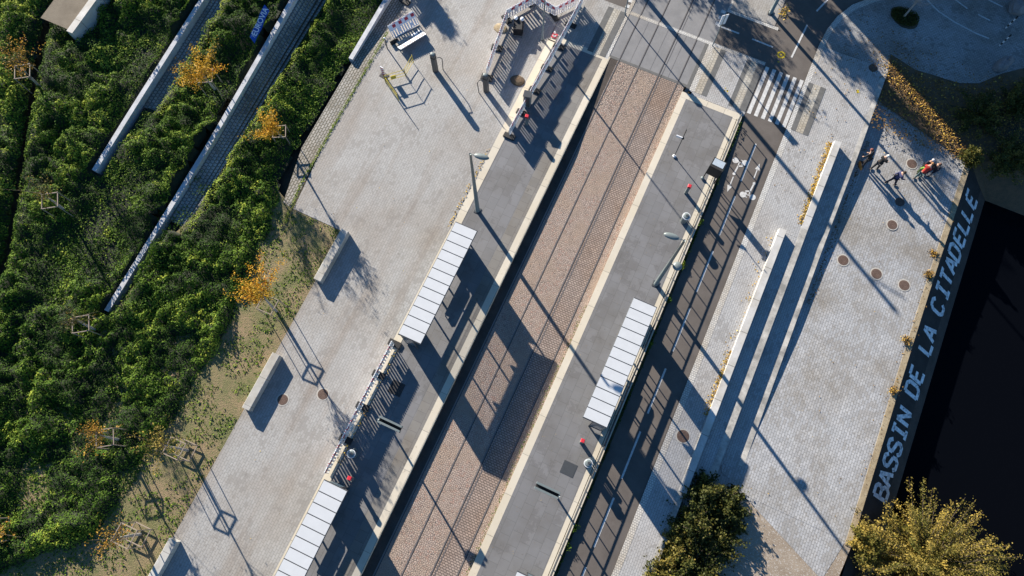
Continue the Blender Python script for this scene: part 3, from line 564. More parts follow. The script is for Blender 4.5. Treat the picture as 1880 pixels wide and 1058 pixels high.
for i,(px,py,lab) in enumerate(((1640,717,'dry yellow tuft on the coping beside the word DE'),(1714,467,'dry tan tuft on the coping beside the word CITADELLE'),(1705,505,'small yellow tuft on the coping below the tan one'),(1664,625,'reddish dry weeds on the coping beside the word LA'),(1757,275,'bright yellow tuft at the far corner of the quay'))):
    c=P(px,py,-.6); bush('plant',lab,'plant',(c.x,c.y,-.62),(.24,.26,1),.22,20,240,M['litter'],M['dbark'],80+i,group='dry tufts on the quay coping',lsz=.08)

# young staked trees
def stake_frame(root,s,hh,low):
    for sx in (-1,1):
        for sy in (-1,1):
            MB().use(M['wood']).tube([(sx*s,sy*s,0),(sx*s,sy*s,hh)],.028,6).build('stake',M['wood'],root)
    b=MB()
    for z in ((hh-.05,.25) if low else (hh-.05,)):
        b=MB()
        for k in (-1,1): b.box(-s,s,k*s-.02,k*s+.02,z-.05,z+.02); b.box(k*s-.021,k*s+.021,-s,s,z-.052,z+.018)
        b.build('cross_rail',M['wood'],root)
def young_tree(base,top,crown_r,nl,mat,fr_rot,label,seed,hh=1.75,s=.47,low=False,bare=.4):
    rg=np.random.default_rng(seed); b0=Vector(base); t=Vector(top)-b0; root=thing('young_tree',label,'tree',b0,0,'young staked trees')
    hT=t.z; fk=Vector((t.x*.35,t.y*.35,hT*.5))
    b=MB(); b.tube([(0,0,0),fk*.5,fk,t*.8],[.085,.075,.05,.012],8); b.build('trunk',M['bark'],root)
    ends=[];b=MB()
    for i in range(26):
        s0=fk.lerp(t*.85,rg.random()); e_=t+Vector(rg.normal(size=3)*np.array(crown_r)*.62); b.tube([s0,s0.lerp(e_,.5)+Vector((0,0,.1)),e_],[.013,.009,.003],4,False); ends.append((s0,e_))
    b.build('branch',M['dbark'],root)
    k=rg.integers(0,26,nl); tt=rg.uniform(bare,1.05,nl); A=np.array([[list(a),list(c)] for a,c in ends])[k]
    pos=A[:,0]*(1-tt)[:,None]+A[:,1]*tt[:,None]+rg.normal(size=(nl,3))*.13
    leaf_mesh('crown',[mat],[quads(pos,rg.normal(size=(nl,3))+np.array([0,0,.5]),.075+.06*rg.random(nl),np.clip(rg.random(26)[k]*.6+.5*rg.random(nl),0,1))],parent=root)
    fo=thing('tree_stakes','wooden stakes around the '+label.replace('young tree','tree'),'tree stakes',(b0.x,b0.y,b0.z),fr_rot,'tree stake frames'); stake_frame(fo,s,hh,low)
    return root
TR=[((72,158),(28,108),(.9,1.0,.6),900,'autumn',.6,'orange young tree at the upper left edge',4.2,1.75,.47,False),
((122,388),(72,348),(.7,.7,.5),480,'olive',.6,'sparse olive young tree left of the middle retaining wall end',4.0,1.75,.47,False),
((178,607),(128,580),(.6,.6,.5),360,'olive',.6,'nearly bare young tree among shrubs left of centre',4.0,1.75,.47,False),
((222,808),(172,796),(.75,.75,.5),700,'autumn',.6,'orange-topped young tree above the striped stake shadows',4.0,1.75,.47,False),
((345,827),(282,812),(.95,.95,.6),900,'yellowl',.02,'yellow-green young tree with two stake squares beside the plaza',4.2,1.8,.47,True),
((258,981),(196,992),(.6,.6,.5),420,'autumn',.02,'reddish young tree with wide stakes near the lowest bench',4.2,1.8,.5,True),
((2,975),(-10,978),(.6,.6,.5),420,'autumn',.6,'bright yellow young tree cut by the lower left edge',3.2,1.4,.6,True),
((508,572),(472,528),(.85,.85,.6),1500,'autumnb',.02,'bright orange young tree in the dirt beside the plaza',4.1,1.75,.47,False),
((395,165),(360,124),(.75,.9,.6),1500,'autumnb',.5,'yellow young tree at the end of the upper stepped paving',4.2,1.7,.47,False),
((522,256),(491,231),(.7,.8,.5),1100,'autumnb',.5,'ochre young tree on the strip of shrubs near the plaza',3.6,1.1,.4,False)]
for i,(bs,tp,cr,nl,mt,fr_,lab,zt,hh,s,lw) in enumerate(TR):
    b0=P(*bs,.25); gz_=float(base_z(np.array([b0.x]),np.array([b0.y]))[0]); gz_=max(gz_,.25) if b0.x<-21 else .28; b0=P(*bs,gz_); t0=P(*tp,gz_+zt)
    young_tree(b0,t0,tuple(q*1.25 for q in cr),int(nl*(1.5 if i in (7,8,9) else .75)),M[mt],fr_,lab,100+i,hh,s,lw)
# concrete benches on the plaza edge
for (y0,y1),lab in (((6.52,10.05),'white concrete bench at the dirt corner, uppermost on the plaza edge'),((-1.98,1.55),'white concrete bench halfway down the plaza edge, beside two manholes'),((-13.3,-9.79),'white concrete bench striped by stake shadows at the bottom edge')):
    MB().use(M['conc2']).box(-16.33,-15.84,y0,y1,.2,.82,bev=.025).build('concrete_bench',label=lab,cat='bench',group='concrete benches on the plaza edge')
# ---------------------------------------------------------------- shelters
def shelter(loc,rz,label,hang,proto=[None]):
    t=thing('tram_shelter',label,'shelter',loc,rz,'tram stop shelters'); L=3.7
    MB().use(M['frame']).box(-.73,.70,-L,L,2.70,2.80,bev=.015).build('roof',M['frame'],t)
    rf=t.children[0]
    for k in range(12):
        y0=-L+.03+k*(2*L-.06)/12; MB().use(M['roofw']).box(-.70,.67,y0+.025,y0+(2*L-.06)/12-.025,2.803,2.822).build('roof_panel',M['roofw'],rf)
    for s in (-1,1):
        MB().box(-.70,-.60,min(s*2.15,s*3.62),max(s*2.15,s*3.62),.05,2.70,bev=.01).build('back_panel',M['grey'],t)
        b=MB(); b.box(-.60,.05,s*3.60-.02,s*3.60+.02,.25,2.3); b.build('side_glass',M['glassd'],t)
        b=MB(); b.box(-.60,.08,s*3.60-.045,s*3.60+.045,2.3,2.36); b.box(.05,.10,s*3.60-.045,s*3.60+.045,.0,2.70); b.box(-.60,.05,s*3.60-.045,s*3.60+.045,.19,.25); b.build('side_frame',M['frame'],t)
        MB().box(-.69,-.61,s*1.0-.04,s*1.0+.04,0,2.70).build('post',M['frame'],t)
    MB().box(-.66,-.64,-2.14,2.14,1.22,2.4).build('back_glass',M['glass'],t)
    MB().box(-.69,-.62,-2.14,2.14,.98,1.16,bev=.01).build('back_rail',M['frame'],t)
    MB().box(-.68,-.63,-2.14,2.14,2.42,2.70).build('name_band',M['grey'],t)
    b=MB(); b.box(-.42,.0,-.4,2.0,.43,.48,bev=.012); b.build('seat',M['frame'],t)
    b=MB(); b.tube([(-.46,-.4,.5),(-.5,-.4,.78),(-.5,-.2,.84),(-.5,1.8,.84),(-.5,2.0,.78),(-.46,2.0,.5)],.035,8); b.box(-.52,-.49,-.35,1.95,.62,.82); b.build('backrest',M['frame'],t)
    for y in (-.2,1.8):
        MB().box(-.3,-.15,y-.03,y+.03,0,.43).build('leg',M['frame'],t)
    for y in hang:
        b=MB(); b.box(-.35,.25,y-.05,y+.05,2.12,2.5); b.build('hanging_sign',M['frame'],t); 
        MB().tube([(-.05,y,2.5),(-.05,y,2.7)],.02,6).build('sign_rod',M['frame'],t)
    return t
shelter((-8.85,8.95,.3),0,'white-roofed tram shelter in the middle of the left platform',(-.9,1.5))
shelter((2.28,9.0,.3),math.pi,'white-roofed tram shelter on the right platform beside the bike lane',(-1.2,1.4))
shelter((-8.83,-7.03,.3),0,'white-roofed tram shelter at the bottom edge on the left platform',(-.9,1.5))
shelter((2.28,-6.90,.3),math.pi,'tram shelter on the right platform, only its roof corner in view at the bottom',(-1.2,1.4))

# ---------------------------------------------------------------- lamps and posts
def lamp(px,py,z,lab,headpx,low=None,hgt=8.1,r=.14):
    b0=P(px,py,z); t=thing('street_lamp',lab,'street lamp',b0,0,'tall grey street lamps'); h=hgt-z
    MB().tube([(0,0,0),(0,0,h*.5),(0,0,h)],[r,r*.75,r*.45],12).build('pole',M['grey'],t,smooth=True)
    MB().box(-r*1.4,r*1.4,-r*1.4,r*1.4,0,.03).build('base_plate',M['frame'],t)
    hp=P(*headpx,hgt); d=Vector((hp.x-b0.x,hp.y-b0.y,0)); L=d.length; d.normalize(); a=math.atan2(d.y,d.x); T=Matrix.Rotation(a,3,'Z')
    MB().tube([(0,0,h-.03),d*.3+Vector((0,0,h+.02)),d*(L-.3)+Vector((0,0,h))],.028,6).build('arm',M['grey'],t)
    b=MB(); b.ellipsoid(d*L+Vector((0,0,h)),(.42,.17,.09),T,16,8); b.build('lamp_head',M['grey'],t,smooth=True)
    if low:
        lp=P(*low,4.6); d=Vector((lp.x-b0.x,lp.y-b0.y,0)); 
        MB().tube([(0,0,4.35-z),d*.7+Vector((0,0,4.4-z))],.03,6).build('arm',M['grey'],t)
        MB().ellipsoid(d+Vector((0,0,4.4-z)),(.27,.27,.13)).build('lamp_head',M['grey'],t,smooth=True)
    return t
lamp(877,387,.3,'tall grey street lamp on the left platform above the middle shelter',(884,288))
lamp(1204,522,.3,'tall grey street lamp with a second lower head on the right platform',(1233,434),(1245,487))
lamp(996,73,.1,'tall slim lamp post inside the white construction fence at the top',(1010,-40),hgt=6.3,r=.07)
lamp(1415,24,.05,'thick grey post at the top beside the dark road and yellow leaves',(1465,-90),hgt=8.1,r=.13)
def post(px,py,z,h,lab,cat,r=.05,mat='grey'):
    b0=P(px,py,z); t=thing('signal_post' if 'signal' in lab else 'sign_post',lab,cat,b0); MB().tube([(0,0,0),(0,0,h)],r,8).build('pole',M[mat],t,smooth=True); return t
t=post(1147,26,.02,4.3,'tram signal post with dark head beside the left end of the crossing','signal',.04)
MB().box(-.16,.16,-.13,.13,2.55,3.2,bev=.03).build('signal_head',M['black'],t); MB().ellipsoid((0,0,4.35),(.1,.1,.08)).build('cap',M['white'],t)
t=post(1308,84,.03,3.3,'thin sign post with white sign edge at the right end of the crossing','sign post',.035)
T=Matrix.Rotation(R(-70),3,'Z'); MB().box(-.22,.22,-.02,.02,2.3,3.25,Matrix.Rotation(R(40),3,'Z')).build('sign_plate',M['white'],t)
t=post(1238,287,.3,3.5,'slim dark pole with a small angled sign on the right platform','sign post',.03,'frame')
MB().box(-.42,.0,-.03,.03,2.35,2.5).build('sign_plate',M['white'],t); MB().ellipsoid((.02,0,2.42),(.08,.08,.1)).build('camera_head',M['black'],t); MB().ellipsoid((0,0,0.02),(.12,.12,.05)).build('foot',M['white'],t)
t=post(712,779,.3,3.0,'pole carrying a grey double-sided passenger display on the left platform','information display',.06); t.name='information_display'
def display(t,s):
    b=MB(); b.box(min(0,s*1.35),max(0,s*1.35),-.19,-.08,2.65,3.05,bev=.01); b.box(min(0,s*1.35),max(0,s*1.35),.08,.19,2.65,3.05,bev=.01); b.build('display_case',M['grey'],t)
    MB().box(min(s*.02,s*1.33),max(s*.02,s*1.33),-.08,.08,2.72,2.78).build('display_beam',M['black'],t)
display(t,1); t['group']='platform passenger displays'
t=post(1021,911,.3,3.0,'pole carrying a grey double-sided passenger display on the right platform','information display',.06); t.name='information_display'; display(t,-1); t['group']='platform passenger displays'
# tall masts beyond the frame whose shadows cross the stop
def mast(name,lab,cat,xy,h,r,grp=None):
    t=thing(name,lab,cat,(xy[0],xy[1],0),0,grp); MB().tube([(0,0,0),(0,0,h)],[r,r*.8],10).build('pole',M['grey'],t); return t
e_=P(1187,0); s_=Vector((e_.x-SH.x*1.6,e_.y-SH.y*1.6)); end=P(1628,515); hm=(Vector((end.x,end.y))-s_).length*math.tan(R(SEL))
t=mast('catenary_mast','tall grey catenary mast beside the tracks beyond the crossing','mast',s_,hm,.17); MB().tube([(0,0,hm-1),(1.6,.2,hm-.6)],.05,6).build('arm',M['grey'],t)
q=P(1480,-5); t=mast('catenary_mast','slim grey mast beyond the bike crossing casting a shadow on the square','mast',(q.x-SH.x*3,q.y-SH.y*3),4.6,.1); MB().box(-.5,.5,-.04,.04,2.9,4.6).build('sign_plate',M['grey'],t)
q=P(1484,62); hh=3.0; dd=hh/math.tan(R(SEL)); bx_,by_=q.x-SH.x*dd,q.y-SH.y*dd
t=thing('road_sign','square road sign on two thin posts beyond the upper edge','sign',(bx_,by_,0)); 
for s in (-.45,.45): MB().tube([(s,0,0),(s,0,3.6)],.03,6).build('post',M['grey'],t)
MB().box(-.55,.55,-.03,.03,2.5,3.6).build('sign_plate',M['white'],t)
# off-frame building and trees that shade the upper right
q=P(1540,15); bc=Vector((q.x,q.y))-SH*9; nn=Vector((-SH.y,SH.x)); ang=math.atan2(nn.y,nn.x)
t=thing('apartment_building','pale apartment block beyond the top of the square','building',(bc.x,bc.y,0),ang)
MB().box(0,42,0,12,0,20).build('wall',M['wallp'],t); MB().box(-.3,42.3,-.3,12.3,20,20.5).build('roof',M['frame'],t)
pw=MB(); pw.box(-.6,.6,-.03,.03,-.75,.75)
for k in range(6):
    for j in range(10):
        o=(MB().box(-.6,.6,-.03,.03,-.75,.75) if k+j==0 else None)
        if k+j==0: w0=o.build('window',M['glassd'],t)
        else: w0=w0.copy(); C.objects.link(w0); w0.parent=t
        w0.location=(2.5+4*j,-.01,2.2+3.1*k)
def big_tree(c,h,cr,nl,lab,seed,mat='olive',cone=False):
    rg=np.random.default_rng(seed); t=thing('street_tree',lab,'tree',(c[0],c[1],0),0,'street trees beyond the top edge')
    b=MB(); b.tube([(0,0,0),(0,0,h*.5),(0,0,h*.9)],[.13,.1,.03],8); E_=[]
    for i in range(40):
        z0=h*rg.uniform(.3,.85); a=rg.uniform(0,6.28); rr=cr*(1.15*(1-(z0/h)) if cone else math.sqrt(max(.05,1-((z0/h-.62)/.42)**2)))*rg.uniform(.5,1)
        e_=Vector((math.cos(a)*rr,math.sin(a)*rr,z0+rr*.5)); b.tube([(0,0,z0),e_],[.035,.008],4,False); E_.append(((0,0,z0),tuple(e_)))
    b.build('trunk',M['dbark'],t); A=np.array(E_); k=rg.integers(0,40,nl); tt=rg.uniform(.2,1.1,nl)[:,None]
    pos=A[k,0]*(1-tt)+A[k,1]*tt+rg.normal(size=(nl,3))*.22
    leaf_mesh('crown',[M[mat]],[quads(pos,rg.normal(size=(nl,3)),.14+.1*rg.random(nl),rg.random(nl))],parent=t)
def from_shadow(px,py,h): q=P(px,py); v=Vector((q.x,q.y))-SH*h/math.tan(R(SEL)); return v
q=from_shadow(1345,45,6); big_tree(q,8,2.1,3800,'leafy street tree beyond the upper end of the tram crossing',1)
q=from_shadow(1395,100,4); big_tree(q,6.5,1.2,1600,'small leafy street tree just beyond the road',2)
q=from_shadow(872,125,7.5); big_tree(q,7.5,1.5,5500,'narrow conical tree beyond the plaza',3,'green',True)
q=from_shadow(1585,110,7); big_tree(q,8.6,1.3,3800,'leafy street tree beyond the square',4)
q=from_shadow(1716,290,9); big_tree(q,10.5,1.5,5500,'tall leafy tree beyond the square, farther than the others',5)
q=from_shadow(1212,30,7); big_tree(q,7.6,.9,400,'nearly bare street tree beyond the tracks',6)
# oval planting bed with its bare tree
c=P(1660,33,.05); b=MB(); b.ellipsoid((0,0,0),(1.05,.72,.16),Matrix.Rotation(R(-25),3,'Z'),28,6,.04); bed=b.build('planting_bed',M['soil'],label='oval dark planting bed under the bare tree on the square',cat='planting bed'); bed.location=c
n=1700; a=rng.uniform(0,6.28,n); rr=np.sqrt(rng.random(n)); S=[quads(np.stack([c.x+rr*np.cos(a)*.95,c.y+rr*np.sin(a)*.72,.16+rng.random(n)*.12],1),rng.normal(size=(n,3)),.06+.08*rng.random(n),rng.random(n)*.6)]
leaf_mesh('ground_cover',[M['olive']],S,kind='stuff',label='low brown-green ground cover filling the oval bed',cat='ground cover')
b0=P(1660,30,.2); t=thing('bare_tree','bare young tree rising from the oval bed','tree',b0); tp=P(1700,-16,4.0)-b0
b=MB(); b.tube([(0,0,0),tp*.6,tp],[.07,.05,.02],7); b.build('trunk',M['bark'],t)
b=MB(); rg=np.random.default_rng(5)
for i in range(46):
    s0=tp*rg.uniform(.45,.95); e_=tp+Vector(rg.normal(size=3)*np.array((.75,.75,.5))); m_=s0.lerp(e_,.5)+Vector(rg.normal(size=3)*.1); b.tube([s0,m_,e_],[.014,.009,.003],4,False)
    for j in range(2): b.tube([m_,m_+Vector(rg.normal(size=3)*.25)],[.006,.002],3,False)
b.build('branch',M['bark'],t)
# markings on the square
for a_,b_ in (((1700,0),(1722,22)),((1722,22),(1752,42)),((1752,42),(1790,62)),((1790,62),(1815,72)),((1752,0),(1775,17)),((1795,28),(1817,39)),((1808,-2),(1840,14))): line(P2(*a_),P2(*b_),.1,.062)
def rock(px,py,rx,ry,rz_,lab,rot,seed):
    random.seed(seed); c=P(px,py,0); o=MB().ellipsoid((0,0,0),(rx,ry,rz_),Matrix.Rotation(R(rot),3,'Z'),14,9,.09).build('boulder',M['rock'],smooth=False,label=lab,cat='boulder',group='boulders on the square'); o.location=(c.x,c.y,rz_*.45)
rock(1838,122,.42,.72,.55,'grey boulder in the shade at the edge of the square',-30,1); rock(1866,14,.6,.85,.6,'large grey boulder cut by the top right corner',-10,2)
for (px,py),lab in (((1843,77),'black and white striped post beside the lower boulder'),((1855,44),'black and white striped post beside the corner boulder')):
    b0=P(px-9,py+8,.03); t=thing('striped_post',lab,'bollard',b0,0,'striped posts on the square'); hh=1.25; n=6
    b=MB()
    for k in range(n): b.use(M['white'] if k%2==0 else M['black']).tube([(0,0,hh*k/n),(0,0,hh*(k+1)/n)],.05,10,cap=(k in (0,n-1)))
    b.build('shaft',None,t); MB().tube([(0,0,0),(0,0,.03)],.09,12).build('foot',M['frame'],t)

# ---------------------------------------------------------------- manholes, grates
def manhole(px,py,z,r,lab,ring=True):
    c=P(px,py,z); t=thing('manhole_cover',lab,'manhole cover',(c.x,c.y,z),0,'round iron manhole covers')
    if ring: MB().disc(0,0,.006,r*1.22,28).build('collar',M['concring'],t)
    b=MB(); b.tube([(0,0,.0),(0,0,.012)],r,28)
    for k in range(-3,4): b.box(-math.sqrt(max(0,r*r-(k*.08)**2))*.85,math.sqrt(max(0,r*r-(k*.08)**2))*.85,k*.08-.012,k*.08+.012,.012,.02)
    b.build('cover',M['iron'],t)
qh=lambda px,py:qz(P(px,py,-.6).y)
for px,py,z,r,lab in ((519,734,.3,.31,'rusty round manhole cover in the plaza nearest the bench'),(593,724,.3,.31,'rusty round manhole cover in the plaza crossed by a stake shadow'),(1254,801,.05,.36,'rusty round manhole cover in the pavement beside the bike lane'),
 (1548,478,0,.33,'round manhole cover on the quay nearest the terraces'),(1609,503,0,.33,'round manhole cover on the quay between two others'),(1660,524,0,.33,'round manhole cover on the quay nearest the coping'),(1638,413,0,.31,'round manhole cover alone in the middle of the quay'),(1674,301,0,.32,'round manhole cover on the quay beside the group of people'),(1652,371,0,.30,'dark round manhole cover crossed by a person\'s shadow'),(1603,125,.05,.3,'dark manhole cover in the shaded pavement beside the leaf slope')):
    if z==0: z=qh(px,py)+.005
    manhole(px,py,z+.004,r,lab,px not in (1652,1603))
def flat(px,py,z,sx,sy,rot,mat,name,lab,cat,col2=None):
    c=P(px,py,z); o=MB().box(-sx,sx,-sy,sy,-.03,.012,Matrix.Rotation(R(rot),3,'Z')).build(name,M[mat],label=lab,cat=cat); o.location=(c.x,c.y,z); return o
flat(847,147,.14,.26,.26,-25,'concring','valve_cover','square pale access cover with a round lid on the plaza','access cover'); c=P(847,147,.14); o=MB().disc(0,0,.016,.14,20).build('lid',M['iron'],bpy.data.objects['valve_cover']); 
flat(1044,861,.3,.40,.37,0,'frame','floor_grate','dark square floor plate set in the right platform','floor plate'); flat(728,713,.3,.4,.4,0,'groove','floor_grate','dark square floor plate in the fence shadow on the left platform','floor plate')
flat(972,105,.06,.2,.42,0,'groove','open_trench','small dark rectangular pit inside the construction fence','pit'); flat(943,183,.2,.3,.34,-10,'iron','patch','brown excavated patch inside the construction fence','earth patch')
# ---------------------------------------------------------------- platform furniture
for px,py,hh,lab in ((1259,355,.95,'grey ticket validator with red top on the upper right platform'),(1067,812,.95,'red-topped ticket validator beside the litter bin below the right shelter'),(967,229,.95,'red-topped ticket validator in the fence shadow on the left platform'),(649,879,.9,'ticket validator with a magenta top beside the bottom left shelter')):
    b0=P(px,py,.29); t=thing('ticket_validator',lab,'ticket validator',b0,R(5),'red-topped ticket validators')
    MB().box(-.09,.09,-.08,.08,0,hh,bev=.02).build('post',M['grey'],t); MB().box(-.115,.115,-.10,.10,hh,hh+.2,bev=.03).build('validator_head',M['redb'],t); MB().box(-.07,.07,-.102,-.099,hh+.05,hh+.17).build('screen',M['black'],t)
for px,py,lab in ((1254,407,'round white-topped litter bin on the right platform above the lamp'),(1077,852,'round white-topped litter bin on the right platform below the shelter'),(651,835,'round white-topped litter bin among the fence shadows on the left platform')):
    b0=P(px,py,.3); t=thing('litter_bin',lab,'litter bin',b0,0,'round litter bins')
    MB().tube([(0,0,0),(0,0,.05),(0,0,.85)],[.17,.18,.22],20).build('body',M['grey'],t,smooth=False)
    b=MB(); b.tube([(0,0,.85),(0,0,.93)],[.24,.24],20); b.build('rim',M['white'],t); b=MB(); b.ellipsoid((0,0,.93),(.21,.21,.05),None,20,8); b.build('lid',M['grey'],t,smooth=True)
    b=MB(); b.disc(.03,.02,.985,.08,12); b.build('opening',M['frame'],t); MB().box(-.03,.03,.27,.33,.0,.9).build('post',M['grey'],t)
# information frame
b0=P(1290,328,.3); t=thing('information_stand','tilted glazed information panel in a black frame on the right platform','information panel',(b0.x,b0.y,.3),R(-5))
T=Matrix.Rotation(R(0),3,'Z')
MB().box(0,.78,.02,.09,.75,2.0,bev=.01).build('panel_back',M['black'],t)
MB().use(M['black']).box(-.02,.82,-.12,.55,2.0,2.06).build('canopy_frame',M['black'],t); MB().box(.05,.75,.05,.5,2.061,2.075).build('canopy_glass',M['lblue'],t)
for x in (0,.78): MB().tube([(x,.05,0),(x,.05,2.0)],.035,8).build('post',M['black'],t)
MB().ellipsoid((-.02,.0,.06),(.12,.12,.08)).build('foot',M['grey'],t)
# railing along the bike lane
t=thing('railing','long thin steel railing along the right platform above the bike lane','railing',(3.42,0,.3)); n=0
yy=27.5
pp=None
while yy>-14:
    if pp is None: pp=MB().tube([(0,0,0),(0,0,.84)],.034,6).build('post',M['frame'],t); pp.location=(0,yy,0)
    else: pp=pp.copy(); C.objects.link(pp); pp.parent=t; pp.location=(0,yy,0)
    yy-=.91
for z in (.84,.4): MB().tube([(0,-14,z),(0,27.5,z)],.034,6).build('rail',M['frame'],t)
# electrical cabinet and hooped bollards
b0=P(968,192,.28); t=thing('control_cabinet','grey control cabinet standing in the fence line on the left platform','cabinet',b0,R(10)); MB().box(-.23,.23,-.2,.2,0,1.25,bev=.015).build('body',M['grey'],t); MB().box(-.26,.26,-.23,.23,1.25,1.31,bev=.01).build('top',M['frame'],t); MB().box(-.19,.19,-.204,-.2,.1,1.15).build('door',M['frame'],t)
for (px,py),sx,lab in (((800,131),1,'dark hooped access bollard on the plaza beside the blue barrier shadow'),((893,168),-1,'dark hooped access bollard touching the white construction fence')):
    z=float(pz(P(px,py).y)); b0=P(px,py,z); t=thing('access_bollard',lab,'bollard',b0,0,'dark hooped access bollards')
    MB().box(-.15,.15,-.13,.13,0,1.95,bev=.04).build('post',M['frame'],t); MB().box(-.16,.16,-.14,.14,1.55,1.66).build('band',M['black'],t); MB().ellipsoid((0,0,1.95),(.15,.13,.05)).build('cap',M['grey'],t)
    u=Vector((.8,.6,0))*sx; b=MB(); b.tube([u*.12+Vector((0,0,1.45)),u*.42+Vector((0,0,1.45)),u*.55+Vector((0,0,1.2)),u*.5,],.03,8); b.build('hoop',M['frame'],t)
# plastic construction barriers
def barrier_proto():
    t=thing('construction_barrier','x','barrier',(0,0,0),0,'white and red plastic construction barriers'); b=MB(); L=2.0
    b.box(0,L,-.014,.014,.08,.15); b.box(0,L,-.018,.018,.60,.98)
    n=11; p=L/n
    for k in range(n+1): xa=max(0,k*p-.052); xb=min(L,k*p+.052); b.box(xa,xb,-.010,.010,.145,.605)
    b.box(3*p,4.0*p,-.012,.012,.3,.602); b.box(8*p,9*p,-.012,.012,.2,.45)
    for k in range(15): b.box(k*.133+.03,k*.133+.10,-.02,.02,.98,1.05)
    b.build('panel',M['white'],t)
    b=MB()
    for k in range(8): b.use(M['red'] if k%2 else M['white']); xa,xb=.04+k*.24,.28+k*.24; [b.face(q) for q in ([(xa,-.022,.72),(xb,-.022,.72),(xb,-.022,.93),(xa,-.022,.93)],[(xb,.022,.72),(xa,.022,.72),(xa,.022,.93),(xb,.022,.93)],[(xa,.022,.93),(xa,-.022,.93),(xb,-.022,.93),(xb,.022,.93)])]
    for k in range(7): b.use(M['red'] if k%2 else M['white']); b.box(.12+k*.25,.24+k*.25+.125,-.02,.02,.978,1.0) 
    b.build('striped_band',None,t)
    MB().box(-.22,.16,-.38,.38,0,.11,bev=.02).build('foot',M['black'],t)
    return t
bp=[None]
def fence(pts,zf,labs):
    k=0; li=0
    for a,c in zip(pts,pts[1:]):
        a=Vector(a);c=Vector(c); L=(c-a).length; n=max(1,round(L/2.05)); d=(c-a)/n; rz=math.atan2(d.y,d.x)
        for i in range(n):
            p=a+d*i; loc=(p.x,p.y,zf(p.y)); lab=labs[min(li,len(labs)-1)]; li+=1
            if bp[0] is None: bp[0]=barrier_proto(); t=bp[0]; t.location=loc; t.rotation_euler=(0,0,rz); t['label']=lab
            else: t=copy_thing(bp[0],loc,rz,lab)
            t.scale=(d.length/2.0,1,1)
B1=lambda px,py:P2(px,py,1.05+.28)
fence([(-10.15,5.0),(-10.15,-3.2)],lambda y:.31,['white and red barrier touching the lower corner of the middle left shelter','white and red barrier, second down from the middle left shelter','white and red barrier, third down from the middle left shelter','white and red barrier ending above the bottom left shelter roof'])
a=P(934,236,1.3); c=P(1072,-12,1.1); U0=(a.x+.05,a.y); U1=(c.x,c.y)
fence([U0,U1],lambda y:float(pz(y))+.01,['%s white and red barrier along the left platform edge, counting up from the red validator'%w_ for w_ in ('first','second','third','fourth','fifth','sixth','seventh')])
a=P(893,128,1.15); b_=P(931,17,1.1); c=P(985,-12,1.05)
fence([(a.x,a.y),(b_.x,b_.y)],lambda y:float(pz(y))+.01,['barrier rising from the hooped bollard along the plaza side of the works','second barrier above the hooped bollard on the plaza side of the works','uppermost barrier on the plaza side of the works','barrier on the plaza side next to the works corner'])
fence([(b_.x,b_.y),(c.x,c.y)],lambda y:float(pz(y))+.01,['red-striped barrier at the upper left corner of the works','second red-striped barrier at the top of the works'])
a=P(978,-14,1.1); b_=P(1020,13,1.05); c=P(1066,-10,1.05)
fence([(a.x,a.y),(b_.x,b_.y)],lambda y:.02,['white barrier crossing the top behind the slim lamp post','second white barrier crossing the top behind the slim lamp post']); fence([(b_.x,b_.y),(c.x,c.y)],lambda y:.02,['white barrier angled up to the right at the top of the works','last white barrier at the top right of the works'])
for (px,py),p,tl,lab in (((738,62),P(724,74,.1),-38,'leaning white barrier panel standing on the plaza, the upper of the pair'),((744,84),P(724,82,.1),62,'blue-grey barrier panel lying tilted on the plaza, the lower of the pair')):
    t=copy_thing(bp[0],(0,0,0),0,lab)
    t.rotation_euler=(R(tl),0,R(60)); t.location=(p.x,p.y,.12)
    t['group']='barrier panels dumped on the plaza'
q=P(744,3,.1); t=copy_thing(bp[0],(q.x,q.y,.1),R(80),'white barrier at the top edge beside the low wall'); 
# wedge of planks between the dumped panels
q=P(741,76,.3); o=MB().box(-.6,.6,-.1,.1,0,.35).build('timber','x' and M['light_stripe'],label='pale timber wedged between the two dumped barrier panels',cat='timber'); o.location=(q.x,q.y,.05); o.rotation_euler=(0,0,R(60))
# folding yellow guard, beacon and posts
def fold(pts,lab):
    t=thing('folding_guard',lab,'guard barrier',(pts[0][0],pts[0][1],.15)); o0=Vector((pts[0][0],pts[0][1]))
    for a,c in zip(pts,pts[1:]):
        a=Vector(a)-o0;c=Vector(c)-o0; b=MB()
        for z in (.35,.65,1.0): b.tube([(a.x,a.y,z),(c.x,c.y,z)],.02,6)
        for p in (a,c): b.tube([(p.x,p.y,0),(p.x,p.y,1.08)],.022,6)
        b.build('gate',M['yellow'],t)
    a=Vector(pts[1])-o0; c=Vector(pts[2])-o0; m_=a.lerp(c,.42); an=math.atan2((c-a).y,(c-a).x); T=Matrix.Rotation(an,3,'Z'); o=MB().box(-.17,.17,-.025,.025,.38,.72,T).build('plate',M['yellow'],t); o.location=(m_.x,m_.y,0)
G_=[P2(733,188,.15),P2(707,148,.6),P2(744,137,.6),P2(757,106,.9)]
fold(G_,'yellow folding guard barrier with a yellow plate on the plaza')
b0=P(706,141,.2); t=thing('warning_beacon','red and white striped warning beacon in a black foot on the plaza','beacon',b0,R(-10)); MB().box(-.13,.13,-.03,.03,.12,1.1).build('board',M['white'],t)
b=MB()
for k in range(4): b.v+=[(-.131,-.034,.2+k*.24),(.131,-.034,.3+k*.24),(.131,-.034,.42+k*.24),(-.131,-.034,.32+k*.24)]; i=len(b.v)-4; b.f.append((i,i+1,i+2,i+3))
b.build('red_stripe',M['red'],t); MB().box(-.3,.3,-.2,.2,0,.12,bev=.03).build('foot',M['black'],t)
